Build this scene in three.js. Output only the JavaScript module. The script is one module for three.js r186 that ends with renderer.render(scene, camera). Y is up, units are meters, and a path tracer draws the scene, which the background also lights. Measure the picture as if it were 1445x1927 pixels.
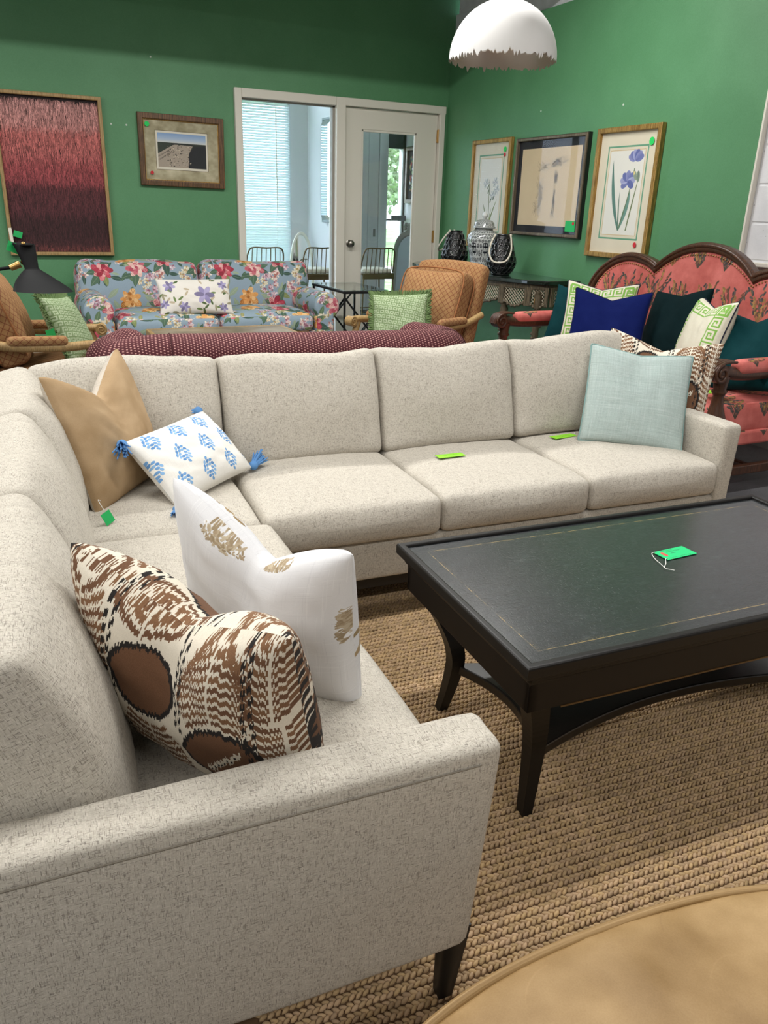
import * as THREE from 'three';
import { RoundedBoxGeometry } from 'three/addons/geometries/RoundedBoxGeometry.js';
import { mergeGeometries } from 'three/addons/utils/BufferGeometryUtils.js';
import { RectAreaLightUniformsLib } from 'three/addons/lights/RectAreaLightUniformsLib.js';

// ---------------------------------------------------------------- camera, sky, large lights, exposure
RectAreaLightUniformsLib.init();
const scene = new THREE.Scene();
const renderer = new THREE.WebGLRenderer({ antialias: true });
renderer.toneMapping = THREE.LinearToneMapping;
renderer.toneMappingExposure = 1.0;
renderer.shadowMap.enabled = true;
const camera = new THREE.PerspectiveCamera(66.13, 1445 / 1927, 0.05, 200);
camera.position.set(0, 1.235, 0);
camera.up.set(0.13, 0.932, -0.337);
camera.lookAt(0.411, 1.235 - 0.36, -0.837);
scene.background = new THREE.Color(0.68, 0.81, 1.0);      // bright overcast daylight, seen only through the openings
scene.backgroundIntensity = 8;
const LAMP = 60;                                          // brightness of the ceiling strips
const LAMP_COLOR = new THREE.Color(1.0, 0.985, 0.955);
const STRIPS = [[1.3, -1.63, 2.4, 1.05], [-1.9, -1.63, 2.4, 1], [1.9, -4.2, 2.4, 1.5], [-1.7, -4.2, 2.4, 1.5], [1.5, 1.3, 2.4, 0.75], [-1.9, 1.3, 2.4, 0.75]];   // x, z, length, relative output
const STRIP_Y = 3.0;

// ---------------------------------------------------------------- helpers
const V3 = (x, y, z) => new THREE.Vector3(x, y, z);
const PI = Math.PI, D2R = PI / 180;
let rs = 12345;
const rnd = () => { rs = (rs * 1664525 + 1013904223) >>> 0; return rs / 4294967296; };
const rr = (a, b) => a + (b - a) * rnd();
const hash = (x, y, z) => { let h = Math.imul(x, 374761393) ^ Math.imul(y, 668265263) ^ Math.imul(z, 2147483647 - 62089911); h = Math.imul(h ^ (h >>> 13), 1274126177); return ((h ^ (h >>> 16)) >>> 0) / 4294967296; };
function noise(x, y, z = 0) {
  const i = Math.floor(x), j = Math.floor(y), k = Math.floor(z), s = (t) => t * t * (3 - 2 * t);
  const u = s(x - i), v = s(y - j), w = s(z - k), L = (a, b, t) => a + (b - a) * t;
  return L(L(L(hash(i, j, k), hash(i + 1, j, k), u), L(hash(i, j + 1, k), hash(i + 1, j + 1, k), u), v),
    L(L(hash(i, j, k + 1), hash(i + 1, j, k + 1), u), L(hash(i, j + 1, k + 1), hash(i + 1, j + 1, k + 1), u), v), w) * 2 - 1;
}
const fbm = (x, y, z = 0) => 0.55 * noise(x, y, z) + 0.28 * noise(2.1 * x, 2.1 * y, 2.1 * z + 7) + 0.17 * noise(4.3 * x, 4.3 * y, 4.3 * z + 3);
const taken = new Map();
function numbered(name) { const n = taken.get(name) ?? 0; taken.set(name, n + 1); return n ? name + '_' + String(n).padStart(3, '0') : name; }
function mesh(name, geo, mat, parent) { const m = new THREE.Mesh(geo, mat); m.name = name; m.castShadow = m.receiveShadow = true; if (parent) parent.add(m); return m; }
function thing(name, label, category, pos = [0, 0, 0], turn = 0, group) {
  const g = new THREE.Group(); g.name = numbered(name); g.position.set(...pos); g.rotation.order = 'YXZ'; g.rotation.y = turn;
  g.userData = { label, category }; if (group) g.userData.group = group; scene.add(g); return g;
}
function struct(name, geo, mat) { const m = mesh(numbered(name), geo, mat, scene); m.userData.kind = 'structure'; return m; }
function structGroup(name, pos = [0, 0, 0]) { const g = new THREE.Group(); g.name = numbered(name); g.position.set(...pos); g.userData.kind = 'structure'; scene.add(g); return g; }
// furniture of the seating group is turned three degrees to the walls
const FT = -3 * D2R, fc = Math.cos(FT), fs = Math.sin(FT);
const inF = (x, z, y = 0) => [x * fc + z * fs, y, -x * fs + z * fc];
// uv in metres, chosen per face
function metric(geo, s = 1, turn = 0) {
  const g = geo.index ? geo.toNonIndexed() : geo; const p = g.attributes.position, uv = new Float32Array(p.count * 2), a = V3(), b = V3(), c = V3();
  const ct = Math.cos(turn), st = Math.sin(turn);
  for (let i = 0; i < p.count; i += 3) {
    a.fromBufferAttribute(p, i); b.fromBufferAttribute(p, i + 1); c.fromBufferAttribute(p, i + 2);
    const n = b.clone().sub(a).cross(c.clone().sub(a)), x = Math.abs(n.x), y = Math.abs(n.y), z = Math.abs(n.z);
    [a, b, c].forEach((q, k) => { let [u, v] = y >= x && y >= z ? [q.x, -q.z] : x >= z ? [q.z, q.y] : [q.x, q.y]; [u, v] = [u * ct - v * st, u * st + v * ct]; uv[(i + k) * 2] = u / s; uv[(i + k) * 2 + 1] = v / s; });
  }
  g.setAttribute('uv', new THREE.BufferAttribute(uv, 2)); return g;
}
function smooth(g) {   // one normal per place, across seams of the grid
  g.computeVertexNormals();
  const p = g.attributes.position, n = g.attributes.normal, m = new Map(), key = (i) => Math.round(p.getX(i) * 2e4) + '_' + Math.round(p.getY(i) * 2e4) + '_' + Math.round(p.getZ(i) * 2e4);
  for (let i = 0; i < p.count; i++) { const k = key(i), o = m.get(k) ?? V3(); o.x += n.getX(i); o.y += n.getY(i); o.z += n.getZ(i); m.set(k, o); }
  m.forEach((o) => o.normalize());
  for (let i = 0; i < p.count; i++) { const o = m.get(key(i)); n.setXYZ(i, o.x, o.y, o.z); }
  return g;
}
function clean(g) { const o = new THREE.BufferGeometry(), q = g.index ? g.toNonIndexed() : g; for (const k of ['position', 'normal', 'uv']) o.setAttribute(k, q.attributes[k]); return o; }
const merge = (list) => mergeGeometries(list.map(clean));
const at = (g, x, y, z, ry = 0, rx = 0, rz = 0) => { if (rz) g.rotateZ(rz); if (rx) g.rotateX(rx); if (ry) g.rotateY(ry); g.translate(x, y, z); return g; };
const box = (w, h, d, x = 0, y = 0, z = 0, ry = 0, rx = 0, rz = 0) => at(metric(new THREE.BoxGeometry(w, h, d)), x, y, z, ry, rx, rz);
const rbox = (w, h, d, r, x = 0, y = 0, z = 0, ry = 0, rx = 0, rz = 0) => at(metric(new RoundedBoxGeometry(w, h, d, 3, Math.min(r, w / 2.01, h / 2.01, d / 2.01))), x, y, z, ry, rx, rz);
const cyl = (r1, r2, h, x = 0, y = 0, z = 0, n = 16) => at(new THREE.CylinderGeometry(r1, r2, h, n), x, y, z);
const ball = (r, x = 0, y = 0, z = 0, n = 12) => at(new THREE.SphereGeometry(r, n, Math.max(6, n * 0.7 | 0)), x, y, z);
function bar(a, b, r, n = 8, r2 = r) { const A = V3(...a), B = V3(...b), d = B.clone().sub(A), g = new THREE.CylinderGeometry(r2, r, d.length(), n); g.applyQuaternion(new THREE.Quaternion().setFromUnitVectors(V3(0, 1, 0), d.clone().normalize())); const m = A.add(B).multiplyScalar(0.5); g.translate(m.x, m.y, m.z); return g; }
const tube = (pts, r, seg = 32, n = 8, closed = false) => new THREE.TubeGeometry(new THREE.CatmullRomCurve3(pts.map((p) => V3(...p)), closed, 'centripetal'), seg, r, n, closed);
const lathe = (pts, n = 32) => new THREE.LatheGeometry(pts.map(([x, y]) => new THREE.Vector2(x, y)), n);
function extrude(shape, depth, bevel = 0, seg = 2, curve = 16) {
  const g = new THREE.ExtrudeGeometry(shape, { depth, bevelEnabled: bevel > 0, bevelSize: bevel, bevelThickness: bevel, bevelOffset: -bevel, bevelSegments: seg, curveSegments: curve });
  return metric(g);
}
// upholstered block: rounded edges, then a free deformation
function softBox(w, h, d, r, fn, n = [18, 10, 18]) {
  const g = new THREE.BoxGeometry(2, 2, 2, ...n), p = g.attributes.position, H = [w / 2, h / 2, d / 2], v = V3();
  const bend = (t) => { const s = Math.sign(t), a = Math.abs(t); return s * (1 - Math.pow(1 - a, 1.6)); };
  const uv = g.attributes.uv, nn = g.attributes.normal;
  for (let i = 0; i < p.count; i++) {
    let q = [bend(p.getX(i)) * H[0], bend(p.getY(i)) * H[1], bend(p.getZ(i)) * H[2]];
    const ax = Math.abs(nn.getX(i)), ay = Math.abs(nn.getY(i));
    uv.setXY(i, ax > 0.5 ? q[2] : q[0], ay > 0.5 ? -q[2] : q[1]);
    const c = q.map((t, k) => Math.max(-H[k] + r, Math.min(H[k] - r, t))), e = q.map((t, k) => t - c[k]), l = Math.hypot(...e) || 1;
    q = c.map((t, k) => t + (e[k] / l) * r);
    v.set(...q); if (fn) fn(v, q[0] / H[0], q[1] / H[1], q[2] / H[2]); p.setXYZ(i, v.x, v.y, v.z);
  }
  return smooth(g);
}
// ---------------------------------------------------------------- textures
function canvas(w, h, draw) { const c = document.createElement('canvas'); c.width = w; c.height = h; draw(c.getContext('2d'), w, h); return c; }
function ctex(c, { color = true, repeat } = {}) { const t = new THREE.CanvasTexture(c); if (color) t.colorSpace = THREE.SRGBColorSpace; t.wrapS = t.wrapT = THREE.RepeatWrapping; if (repeat) t.repeat.set(...repeat); return t; }
const tex = (w, h, draw, o) => ctex(canvas(w, h, draw), o);
function grain(x, w, h, amount, step = 1) { const d = x.getImageData(0, 0, w, h), a = d.data; for (let i = 0; i < a.length; i += 4) { const n = (rnd() - 0.5) * amount; a[i] += n; a[i + 1] += n; a[i + 2] += n; } x.putImageData(d, 0, 0); }
const pn = (x, y, p) => { const i = Math.floor(x), j = Math.floor(y), s = (t) => t * t * (3 - 2 * t), u = s(x - i), v = s(y - j), H = (a, b) => hash(((a % p) + p) % p, ((b % p) + p) % p, p), L = (a, b, t) => a + (b - a) * t; return L(L(H(i, j), H(i + 1, j), u), L(H(i, j + 1), H(i + 1, j + 1), u), v) * 2 - 1; };
function mottled(x, w, h, amount, scale) { const d = x.getImageData(0, 0, w, h), a = d.data; for (let j = 0; j < h; j++) for (let i = 0; i < w; i++) { const n = amount * (0.55 * pn((i / w) * scale, (j / h) * scale, scale) + 0.28 * pn((i / w) * scale * 2, (j / h) * scale * 2, scale * 2) + 0.17 * pn((i / w) * scale * 4, (j / h) * scale * 4, scale * 4)), k = (j * w + i) * 4; a[k] += n; a[k + 1] += n; a[k + 2] += n; } x.putImageData(d, 0, 0); }
function strokes(x, w, h, n, len, wid, colors, vertical = 0.5) { for (let i = 0; i < n; i++) { const l = rr(...len), t = rr(...wid), px = rnd() * w, py = rnd() * h; x.fillStyle = colors[(rnd() * colors.length) | 0]; const v = rnd() < vertical; for (const ox of [0, -w]) for (const oy of [0, -h]) x.fillRect(px + ox, py + oy, v ? t : l, v ? l : t); } }
const std = (o) => new THREE.MeshStandardMaterial(o), phys = (o) => new THREE.MeshPhysicalMaterial(o);
// beige chenille tweed, tile 0.34 m
const tweedC = canvas(1024, 1024, (x, w, h) => {
  x.fillStyle = '#bfb9ad'; x.fillRect(0, 0, w, h);
  strokes(x, w, h, 12000, [10, 40], [3, 5], ['rgba(214,208,197,.45)', 'rgba(204,198,186,.45)', 'rgba(184,177,165,.45)', 'rgba(172,165,153,.4)'], 0.5);
  strokes(x, w, h, 3600, [7, 30], [2, 3.4], ['rgba(120,112,102,.5)', 'rgba(98,92,85,.48)', 'rgba(146,138,127,.5)'], 0.55);
  grain(x, w, h, 22);
});
const tweedM = phys({ map: ctex(tweedC, { repeat: [1 / 0.26, 1 / 0.26] }), bumpMap: ctex(tweedC, { color: false, repeat: [1 / 0.26, 1 / 0.26] }), bumpScale: 0.0012, roughness: 0.95, sheen: 0.25, sheenRoughness: 0.6, sheenColor: new THREE.Color('#d8d2c4') });
const blackWood = phys({ color: '#0d0a08', roughness: 0.45, specularIntensity: 0.6, clearcoat: 0.12, clearcoatRoughness: 0.25 });
const blackLeg = std({ color: '#14110f', roughness: 0.5 });
const brass = std({ color: '#b08d57', metalness: 1, roughness: 0.32 });
const steel = std({ color: '#8f8b84', metalness: 1, roughness: 0.28 });
const woodTex = (a, b, c) => tex(512, 512, (x, w, h) => { x.fillStyle = a; x.fillRect(0, 0, w, h); strokes(x, w, h, 1500, [60, 260], [1, 3], [b, c], 1); grain(x, w, h, 14); }, { repeat: [3, 3] });
const walnut = std({ map: woodTex('#4a2c1c', 'rgba(30,16,10,.35)', 'rgba(110,68,42,.3)'), roughness: 0.38 });
const oak = std({ map: woodTex('#ab8a58', 'rgba(110,86,48,.35)', 'rgba(190,164,116,.3)'), roughness: 0.5 });
const gilt = std({ map: woodTex('#a5803f', 'rgba(80,54,24,.4)', 'rgba(214,178,110,.35)'), metalness: 0.45, roughness: 0.42 });
const giltDark = std({ map: woodTex('#5c4128', 'rgba(36,22,12,.4)', 'rgba(140,104,62,.35)'), metalness: 0.2, roughness: 0.45 });
const pewter = std({ map: woodTex('#6f6250', 'rgba(46,38,30,.35)', 'rgba(140,126,104,.35)'), metalness: 0.3, roughness: 0.45 });
const whitePaint = std({ color: '#d9d4c8', roughness: 0.5 });
const cream = std({ color: '#e8e2d2', roughness: 0.8 });
const pictureGlass = phys({ color: '#ffffff', transmission: 1, thickness: 0, roughness: 0.02, ior: 1.45, specularIntensity: 0.15 });
const glassM = phys({ color: '#ffffff', transmission: 1, thickness: 0, roughness: 0.0, ior: 1.45 });
const limeCard = std({ map: tex(256, 128, (x, w, h) => { x.fillStyle = '#8fdc2c'; x.fillRect(0, 0, w, h); x.strokeStyle = '#2c4a12'; x.lineWidth = 3; for (let k = 0; k < 3; k++) { x.beginPath(); for (let i = 0; i < 12; i++) x.lineTo(60 + i * 13 + rr(-4, 4), 34 + k * 26 + rr(-7, 7)); x.stroke(); } }), roughness: 0.7 });
const greenCardM = std({ color: '#1fae5c', roughness: 0.7 }), greenDot = std({ color: '#22c95e', roughness: 0.7 }), redDot = std({ color: '#c0222e', roughness: 0.7 }), whiteString = std({ color: '#e6e6e2', roughness: 0.8 });

// ---------------------------------------------------------------- the room
const paintBump = tex(512, 512, (x, w, h) => { x.fillStyle = '#808080'; x.fillRect(0, 0, w, h); grain(x, w, h, 90); }, { color: false, repeat: [2, 2] });
const greenPaint = std({ map: tex(512, 512, (x, w, h) => { x.fillStyle = '#53885e'; x.fillRect(0, 0, w, h); mottled(x, w, h, 5, 9); grain(x, w, h, 6); }, { repeat: [0.5, 0.5] }), bumpMap: paintBump, bumpScale: 0.0006, roughness: 0.55 });
const blockPaint = std({ map: tex(512, 512, (x, w, h) => { x.fillStyle = '#d3d3d6'; x.fillRect(0, 0, w, h); mottled(x, w, h, 8, 14); strokes(x, w, h, 60, [2, 6], [2, 5], ['rgba(120,118,120,.5)'], 0.5); grain(x, w, h, 8); }, { repeat: [1.2, 1.2] }), bumpMap: paintBump, bumpScale: 0.001, roughness: 0.6 });
const whiteWall = std({ color: '#d6d5d2', roughness: 0.8 });
const vestWall = std({ color: '#dcdcdc', roughness: 0.7 });
const ceilingM = std({ color: '#d8d6d0', roughness: 0.9 });
const floorM = std({ map: tex(512, 512, (x, w, h) => { x.fillStyle = '#6b6b6e'; x.fillRect(0, 0, w, h); mottled(x, w, h, 14, 8); grain(x, w, h, 18); }, { repeat: [0.8, 0.8] }), roughness: 0.55 });
const RX = 3.9, BZ = -6.9, CH = 3.35;
struct('floor', box(9.2, 0.1, 14.3, 0.6, -0.05, -2.65), floorM);
struct('ceiling', box(9.2, 0.1, 14.3, 0.6, CH + 0.05, -2.65), ceilingM);
struct('wall_left', box(0.12, CH, 11.3, -4.06, CH / 2, -1.15), whiteWall);
struct('wall_front', box(8.3, CH, 0.12, -0.0, CH / 2, 4.36), whiteWall);
const wallBack = struct('wall_back', merge([box(5.93, CH, 0.12, -1.035, CH / 2, BZ - 0.06), box(1.93, CH - 2.097, 0.12, 2.895, (CH + 2.097) / 2, BZ - 0.06), box(1.3, CH, 0.12, 4.51, CH / 2, BZ - 0.06)]), greenPaint);
const fleck = std({ color: '#cfd8cc', roughness: 0.9 });
for (const [x, y] of [[0.971, 1.772], [1.084, 1.772], [1.3, 2.25]]) mesh('filler_spot', at(new THREE.SphereGeometry(0.007, 8, 6).scale(1, 1, 0.35), x, y, BZ), fleck, wallBack);
// right wall: painted block with a thin green lining in front of its far part
const wallRight = structGroup('wall_right', [RX + 0.045, 0, -1.2]);
mesh('backing', box(0.12, CH, 11.3, 0.049, CH / 2, 0), blockPaint, wallRight);
{
  const bg = rbox(0.03, 0.192, 0.392, 0.006), half = rbox(0.03, 0.192, 0.192, 0.006);
  for (let row = 0; row < 16; row++) for (let k = 0; k < 15; k++) {
    const y = 0.12 + row * 0.2, z = -3.4 + 0.2 + k * 0.4 + (row % 2 ? 0.2 : 0) - (-1.2);
    if (z > 2.4 && row > 8) continue;
    if (row % 2 && k === 0) mesh('block', half, blockPaint, wallRight).position.set(0, y, z - 0.3);
    mesh('block', bg, blockPaint, wallRight).position.set(0, y, z);
  }
  for (let row = 0; row < 4; row++) for (let k = 0; k < 9; k++) mesh('block', bg, blockPaint, wallRight).position.set(0, 2.72 + row * 0.2, -6.7 + k * 0.4 + (row % 2 ? 0.2 : 0) + 1.2);
  mesh('green_lining', box(0.03, 2.623, 3.48, -0.03, 2.623 / 2, -5.16 + 1.2), greenPaint, wallRight);
  mesh('white_edge_strip', box(0.034, 2.64, 0.012, -0.03, 1.32, -3.414 + 1.2), whitePaint, wallRight);
  mesh('ledge', rbox(0.05, 0.025, 2.6, 0.006, -0.035, 1.0, -2.09 + 1.2), whitePaint, wallRight);
  for (const [y, z] of [[1.953, -5.477], [1.917, -4.563]]) mesh('filler_spot', at(new THREE.SphereGeometry(0.007, 8, 6).scale(0.35, 1, 1), -0.045, y, z + 1.2), fleck, wallRight);
}
struct('ceiling_beam', box(7.9, CH - 2.72, 0.25, -0.02, (CH + 2.72) / 2, -5.32), ceilingM);
struct('baseboard_back', merge([box(5.9, 0.1, 0.015, -1.05, 0.05, BZ + 0.0075)]), whitePaint);
struct('baseboard_right', box(0.012, 0.1, 6.6, RX + 0.022, 0.05, -0.05), std({ color: '#9a9a98', roughness: 0.6 }));
// ceiling strip lights
const glow = std({ color: '#ffffff', emissive: LAMP_COLOR, emissiveIntensity: 1.2, roughness: 0.6 });
STRIPS.forEach(([x, z, len, out], i) => {
  const t = thing('ceiling_light', ['long ceiling strip light above the black coffee table', 'long ceiling strip light left of the black coffee table', 'long ceiling strip light above the right armchair', 'long ceiling strip light above the left armchair', 'long ceiling strip light above the leather ottoman', 'long ceiling strip light behind the sectional sofa arm'][i], 'ceiling light', [x, STRIP_Y, z], 0, 'ceiling strip lights');
  mesh('housing', rbox(len + 0.06, 0.08, 0.2, 0.01, 0, 0.06, 0), whitePaint, t);
  mesh('diffuser', box(len, 0.02, 0.12, 0, 0.012, 0), glow, t);
  for (const s of [-1, 1]) mesh('hanger', cyl(0.004, 0.004, CH - STRIP_Y - 0.1, s * len * 0.4, 0.1 + (CH - STRIP_Y - 0.1) / 2, 0, 6), steel, t);
  const l = new THREE.RectAreaLight(LAMP_COLOR, LAMP * out, len, 0.12); l.position.set(0, -0.004, 0); l.rotation.x = -PI / 2; t.add(l);
});

// ---------------------------------------------------------------- door, sidelight and the entrance room behind them
{
  const w = structGroup('window_1', [2.4, 0, BZ]);      // sidelight with fixed pane
  const fr = (x0, x1, y0, y1, d = 0.17) => rbox(x1 - x0, y1 - y0, d, 0.006, (x0 + x1) / 2 - 2.4, (y0 + y1) / 2, -0.05);
  mesh('frame', merge([fr(1.931, 1.99, 0, 2.097), fr(2.81, 2.894, 0, 2.097), fr(1.99, 2.81, 2.03, 2.097), fr(1.99, 2.81, 0, 0.1)]), whitePaint, w);
  mesh('stop_bead', merge([box(0.012, 1.93, 0.03, 1.996 - 2.4, 1.065, -0.03), box(0.02, 1.93, 0.05, 2.8 - 2.4, 1.065, -0.04), box(0.82, 0.012, 0.03, 0, 2.024, -0.03)]), std({ color: '#8f8a80', roughness: 0.5 }), w);
  mesh('pane', box(0.82, 1.93, 0.006, 0, 1.065, -0.05), glassM, w);
  const d = structGroup('door_1', [3.352, 0, BZ]);
  mesh('frame', merge([rbox(0.052, 2.097, 0.17, 0.006, 3.836 - 3.352, 1.0485, -0.05), rbox(0.99, 0.062, 0.172, 0.006, 0.02, 2.066, -0.05)]), whitePaint, d);
  const L0 = 2.899 - 3.352, L1 = 3.806 - 3.352;
  const leaf = new THREE.Shape([[L0, 0.01], [L1, 0.01], [L1, 2.03], [L0, 2.03]].map(([x, y]) => new THREE.Vector2(x, y)));
  leaf.holes.push(new THREE.Path([[3.062 - 3.352, 0.24], [3.062 - 3.352, 1.868], [3.598 - 3.352, 1.868], [3.598 - 3.352, 0.24]].map(([x, y]) => new THREE.Vector2(x, y))));
  mesh('leaf', at(extrude(leaf, 0.042, 0.003), 0, 0, -0.052), whitePaint, d);
  const gm = (x0, x1, y0, y1) => rbox(x1 - x0, y1 - y0, 0.02, 0.004, (x0 + x1) / 2 - 3.352, (y0 + y1) / 2, -0.02);
  mesh('glazing_bead', merge([gm(3.062, 3.08, 0.24, 1.868), gm(3.58, 3.598, 0.24, 1.868), gm(3.062, 3.598, 1.85, 1.868), gm(3.062, 3.598, 0.24, 0.258)]), whitePaint, d);
  mesh('pane', box(0.536, 1.628, 0.006, 3.33 - 3.352, 1.054, -0.03), glassM, d);
  const kn = mesh('knob', at(lathe([[0, 0], [0.032, 0], [0.032, 0.006], [0.012, 0.01], [0.011, 0.03], [0.024, 0.038], [0.03, 0.052], [0.024, 0.066], [0, 0.07]], 24).rotateX(PI / 2), 2.956 - 3.352, 0.929, -0.01), steel, d);
  mesh('latch_plate', box(0.006, 0.06, 0.02, 2.897 - 3.352, 0.94, -0.02), steel, d);
  for (const y of [1.855, 1.0, 0.2]) mesh('hinge', merge([rbox(0.02, 0.105, 0.012, 0.003, 3.808 - 3.352, y, 0.0), cyl(0.007, 0.007, 0.11, 3.808 - 3.352, y, 0.01, 10)]), brass, d);
}
const VZ = -9.5;   // far wall of the entrance room
{ const w = structGroup('window_4', [3.15, 2.48, VZ]); mesh('pane', box(3.34, 0.77, 0.006, 0, 0.385, -0.06), glassM, w); mesh('frame', merge([-1.65, -0.55, 0.55, 1.65].map((x) => box(0.04, 0.77, 0.06, x, 0.385, -0.06))), std({ color: '#cfd6da', roughness: 0.5 }), w); }
struct('wall_entrance_far', merge([box(0.15, CH, 0.1, 1.4, CH / 2, VZ - 0.05), box(1.84, 0.14, 0.1, 2.39, 2.41, VZ - 0.05), box(1.84, 0.1, 0.1, 2.39, CH - 0.05, VZ - 0.05), box(1.25, 2.48, 0.1, 3.935, 1.24, VZ - 0.05), box(1.25, 0.1, 0.1, 3.935, CH - 0.05, VZ - 0.05), box(0.32, 0.4, 0.1, 4.66, 2.28, VZ - 0.05), box(0.32, 0.1, 0.1, 4.66, CH - 0.05, VZ - 0.05), box(0.5, CH, 0.1, 5.02, CH / 2, VZ - 0.05)]), vestWall);
struct('wall_entrance_left', merge([box(0.1, CH - 2.5, 2.58, 1.35, (CH + 2.5) / 2, -8.26), box(0.1, 0.2, 2.58, 1.35, 0.1, -8.26), box(0.1, CH, 0.12, 1.35, CH / 2, -9.44), box(0.1, CH, 0.12, 1.35, CH / 2, -7.06)]), vestWall);
{ const w = structGroup('window_3', [1.35, 0, -8.25]); mesh('pane', box(0.006, 2.3, 2.26, 0, 1.35, 0), glassM, w); mesh('frame', merge([box(0.06, 2.3, 0.05, 0, 1.35, 0), box(0.06, 0.05, 2.26, 0, 0.22, 0), box(0.06, 0.05, 2.26, 0, 2.48, 0)]), std({ color: '#cfd6da', roughness: 0.5 }), w); }
struct('wall_entrance_right', box(0.1, CH, 2.58, 4.86, CH / 2, -8.26), vestWall);
struct('wall_partition', box(0.12, CH, 0.95, 3.585, CH / 2, -9.03), vestWall);
{
  const w = structGroup('window_2', [2.39, 0, VZ]);
  const fm = std({ color: '#cfd6da', roughness: 0.5 });
  mesh('frame', merge([box(0.03, 2.34, 0.1, -0.905, 1.17, -0.05), box(0.03, 2.34, 0.1, 0.905, 1.17, -0.05), box(1.84, 0.04, 0.1, 0, 2.32, -0.05), box(1.84, 0.2, 0.1, 0, 0.1, -0.05), box(0.04, 2.34, 0.06, 0, 1.17, -0.06)]), fm, w);
  mesh('pane', box(1.8, 2.1, 0.005, 0, 1.25, -0.075), glassM, w);
  const b = thing('window_blind', 'pale horizontal slat blind over the far window', 'blind', [2.39, 0.2, VZ + 0.03]);
  const slatM = phys({ color: '#e4eaec', transmission: 0.5, thickness: 0, roughness: 1 });
  const sg = box(1.8, 0.0016, 0.032, 0, 0, 0, 0, 52 * D2R);
  for (let i = 0; i < 76; i++) mesh('slat', sg, slatM, b).position.set(0, 0.018 + i * 0.0275, 0);
  mesh('head_rail', rbox(1.82, 0.035, 0.04, 0.004, 0, 2.135, 0), whitePaint, b);
  for (const x of [-0.7, 0.0, 0.73]) mesh('cord', cyl(0.0015, 0.0015, 2.1, x, 1.05, 0.02, 6), cream, b);
  mesh('tilt_wand', cyl(0.005, 0.005, 1.1, 0.73, 1.5, 0.035, 8), cream, b);
}
{
  const d = structGroup('door_2', [4.66, 0, VZ]);      // glazed outer door
  const dm = std({ color: '#2b3034', roughness: 0.45 });
  mesh('frame', merge([box(0.03, 2.08, 0.08, -0.14, 1.04, -0.04), box(0.03, 2.08, 0.08, 0.145, 1.04, -0.04), box(0.3, 0.16, 0.08, 0, 2.0, -0.04), box(0.3, 0.14, 0.08, 0, 0.07, -0.04)]), dm, d);
  mesh('pane', box(0.26, 1.78, 0.006, 0, 1.03, -0.05), glassM, d);
  mesh('push_bar', merge([rbox(0.2, 0.06, 0.05, 0.008, 0.06, 1.125, 0.03), box(0.26, 0.02, 0.02, 0, 1.1, 0.0)]), std({ color: '#5b6266', roughness: 0.4 }), d);
  const c = structGroup('door_3', [4.3, 0, VZ]);       // folding closet door panels
  for (let k = 0; k < 4; k++) mesh('folding_panel', rbox(0.128, 2.1, 0.03, 0.006, -0.2 + k * 0.131, 1.06, 0.025, (k % 2 ? 1 : -1) * 10 * D2R), vestWall, c);
  mesh('recessed_pull', rbox(0.026, 0.09, 0.012, 0.003, 0.08, 0.945, 0.05), steel, c);
}

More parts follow.
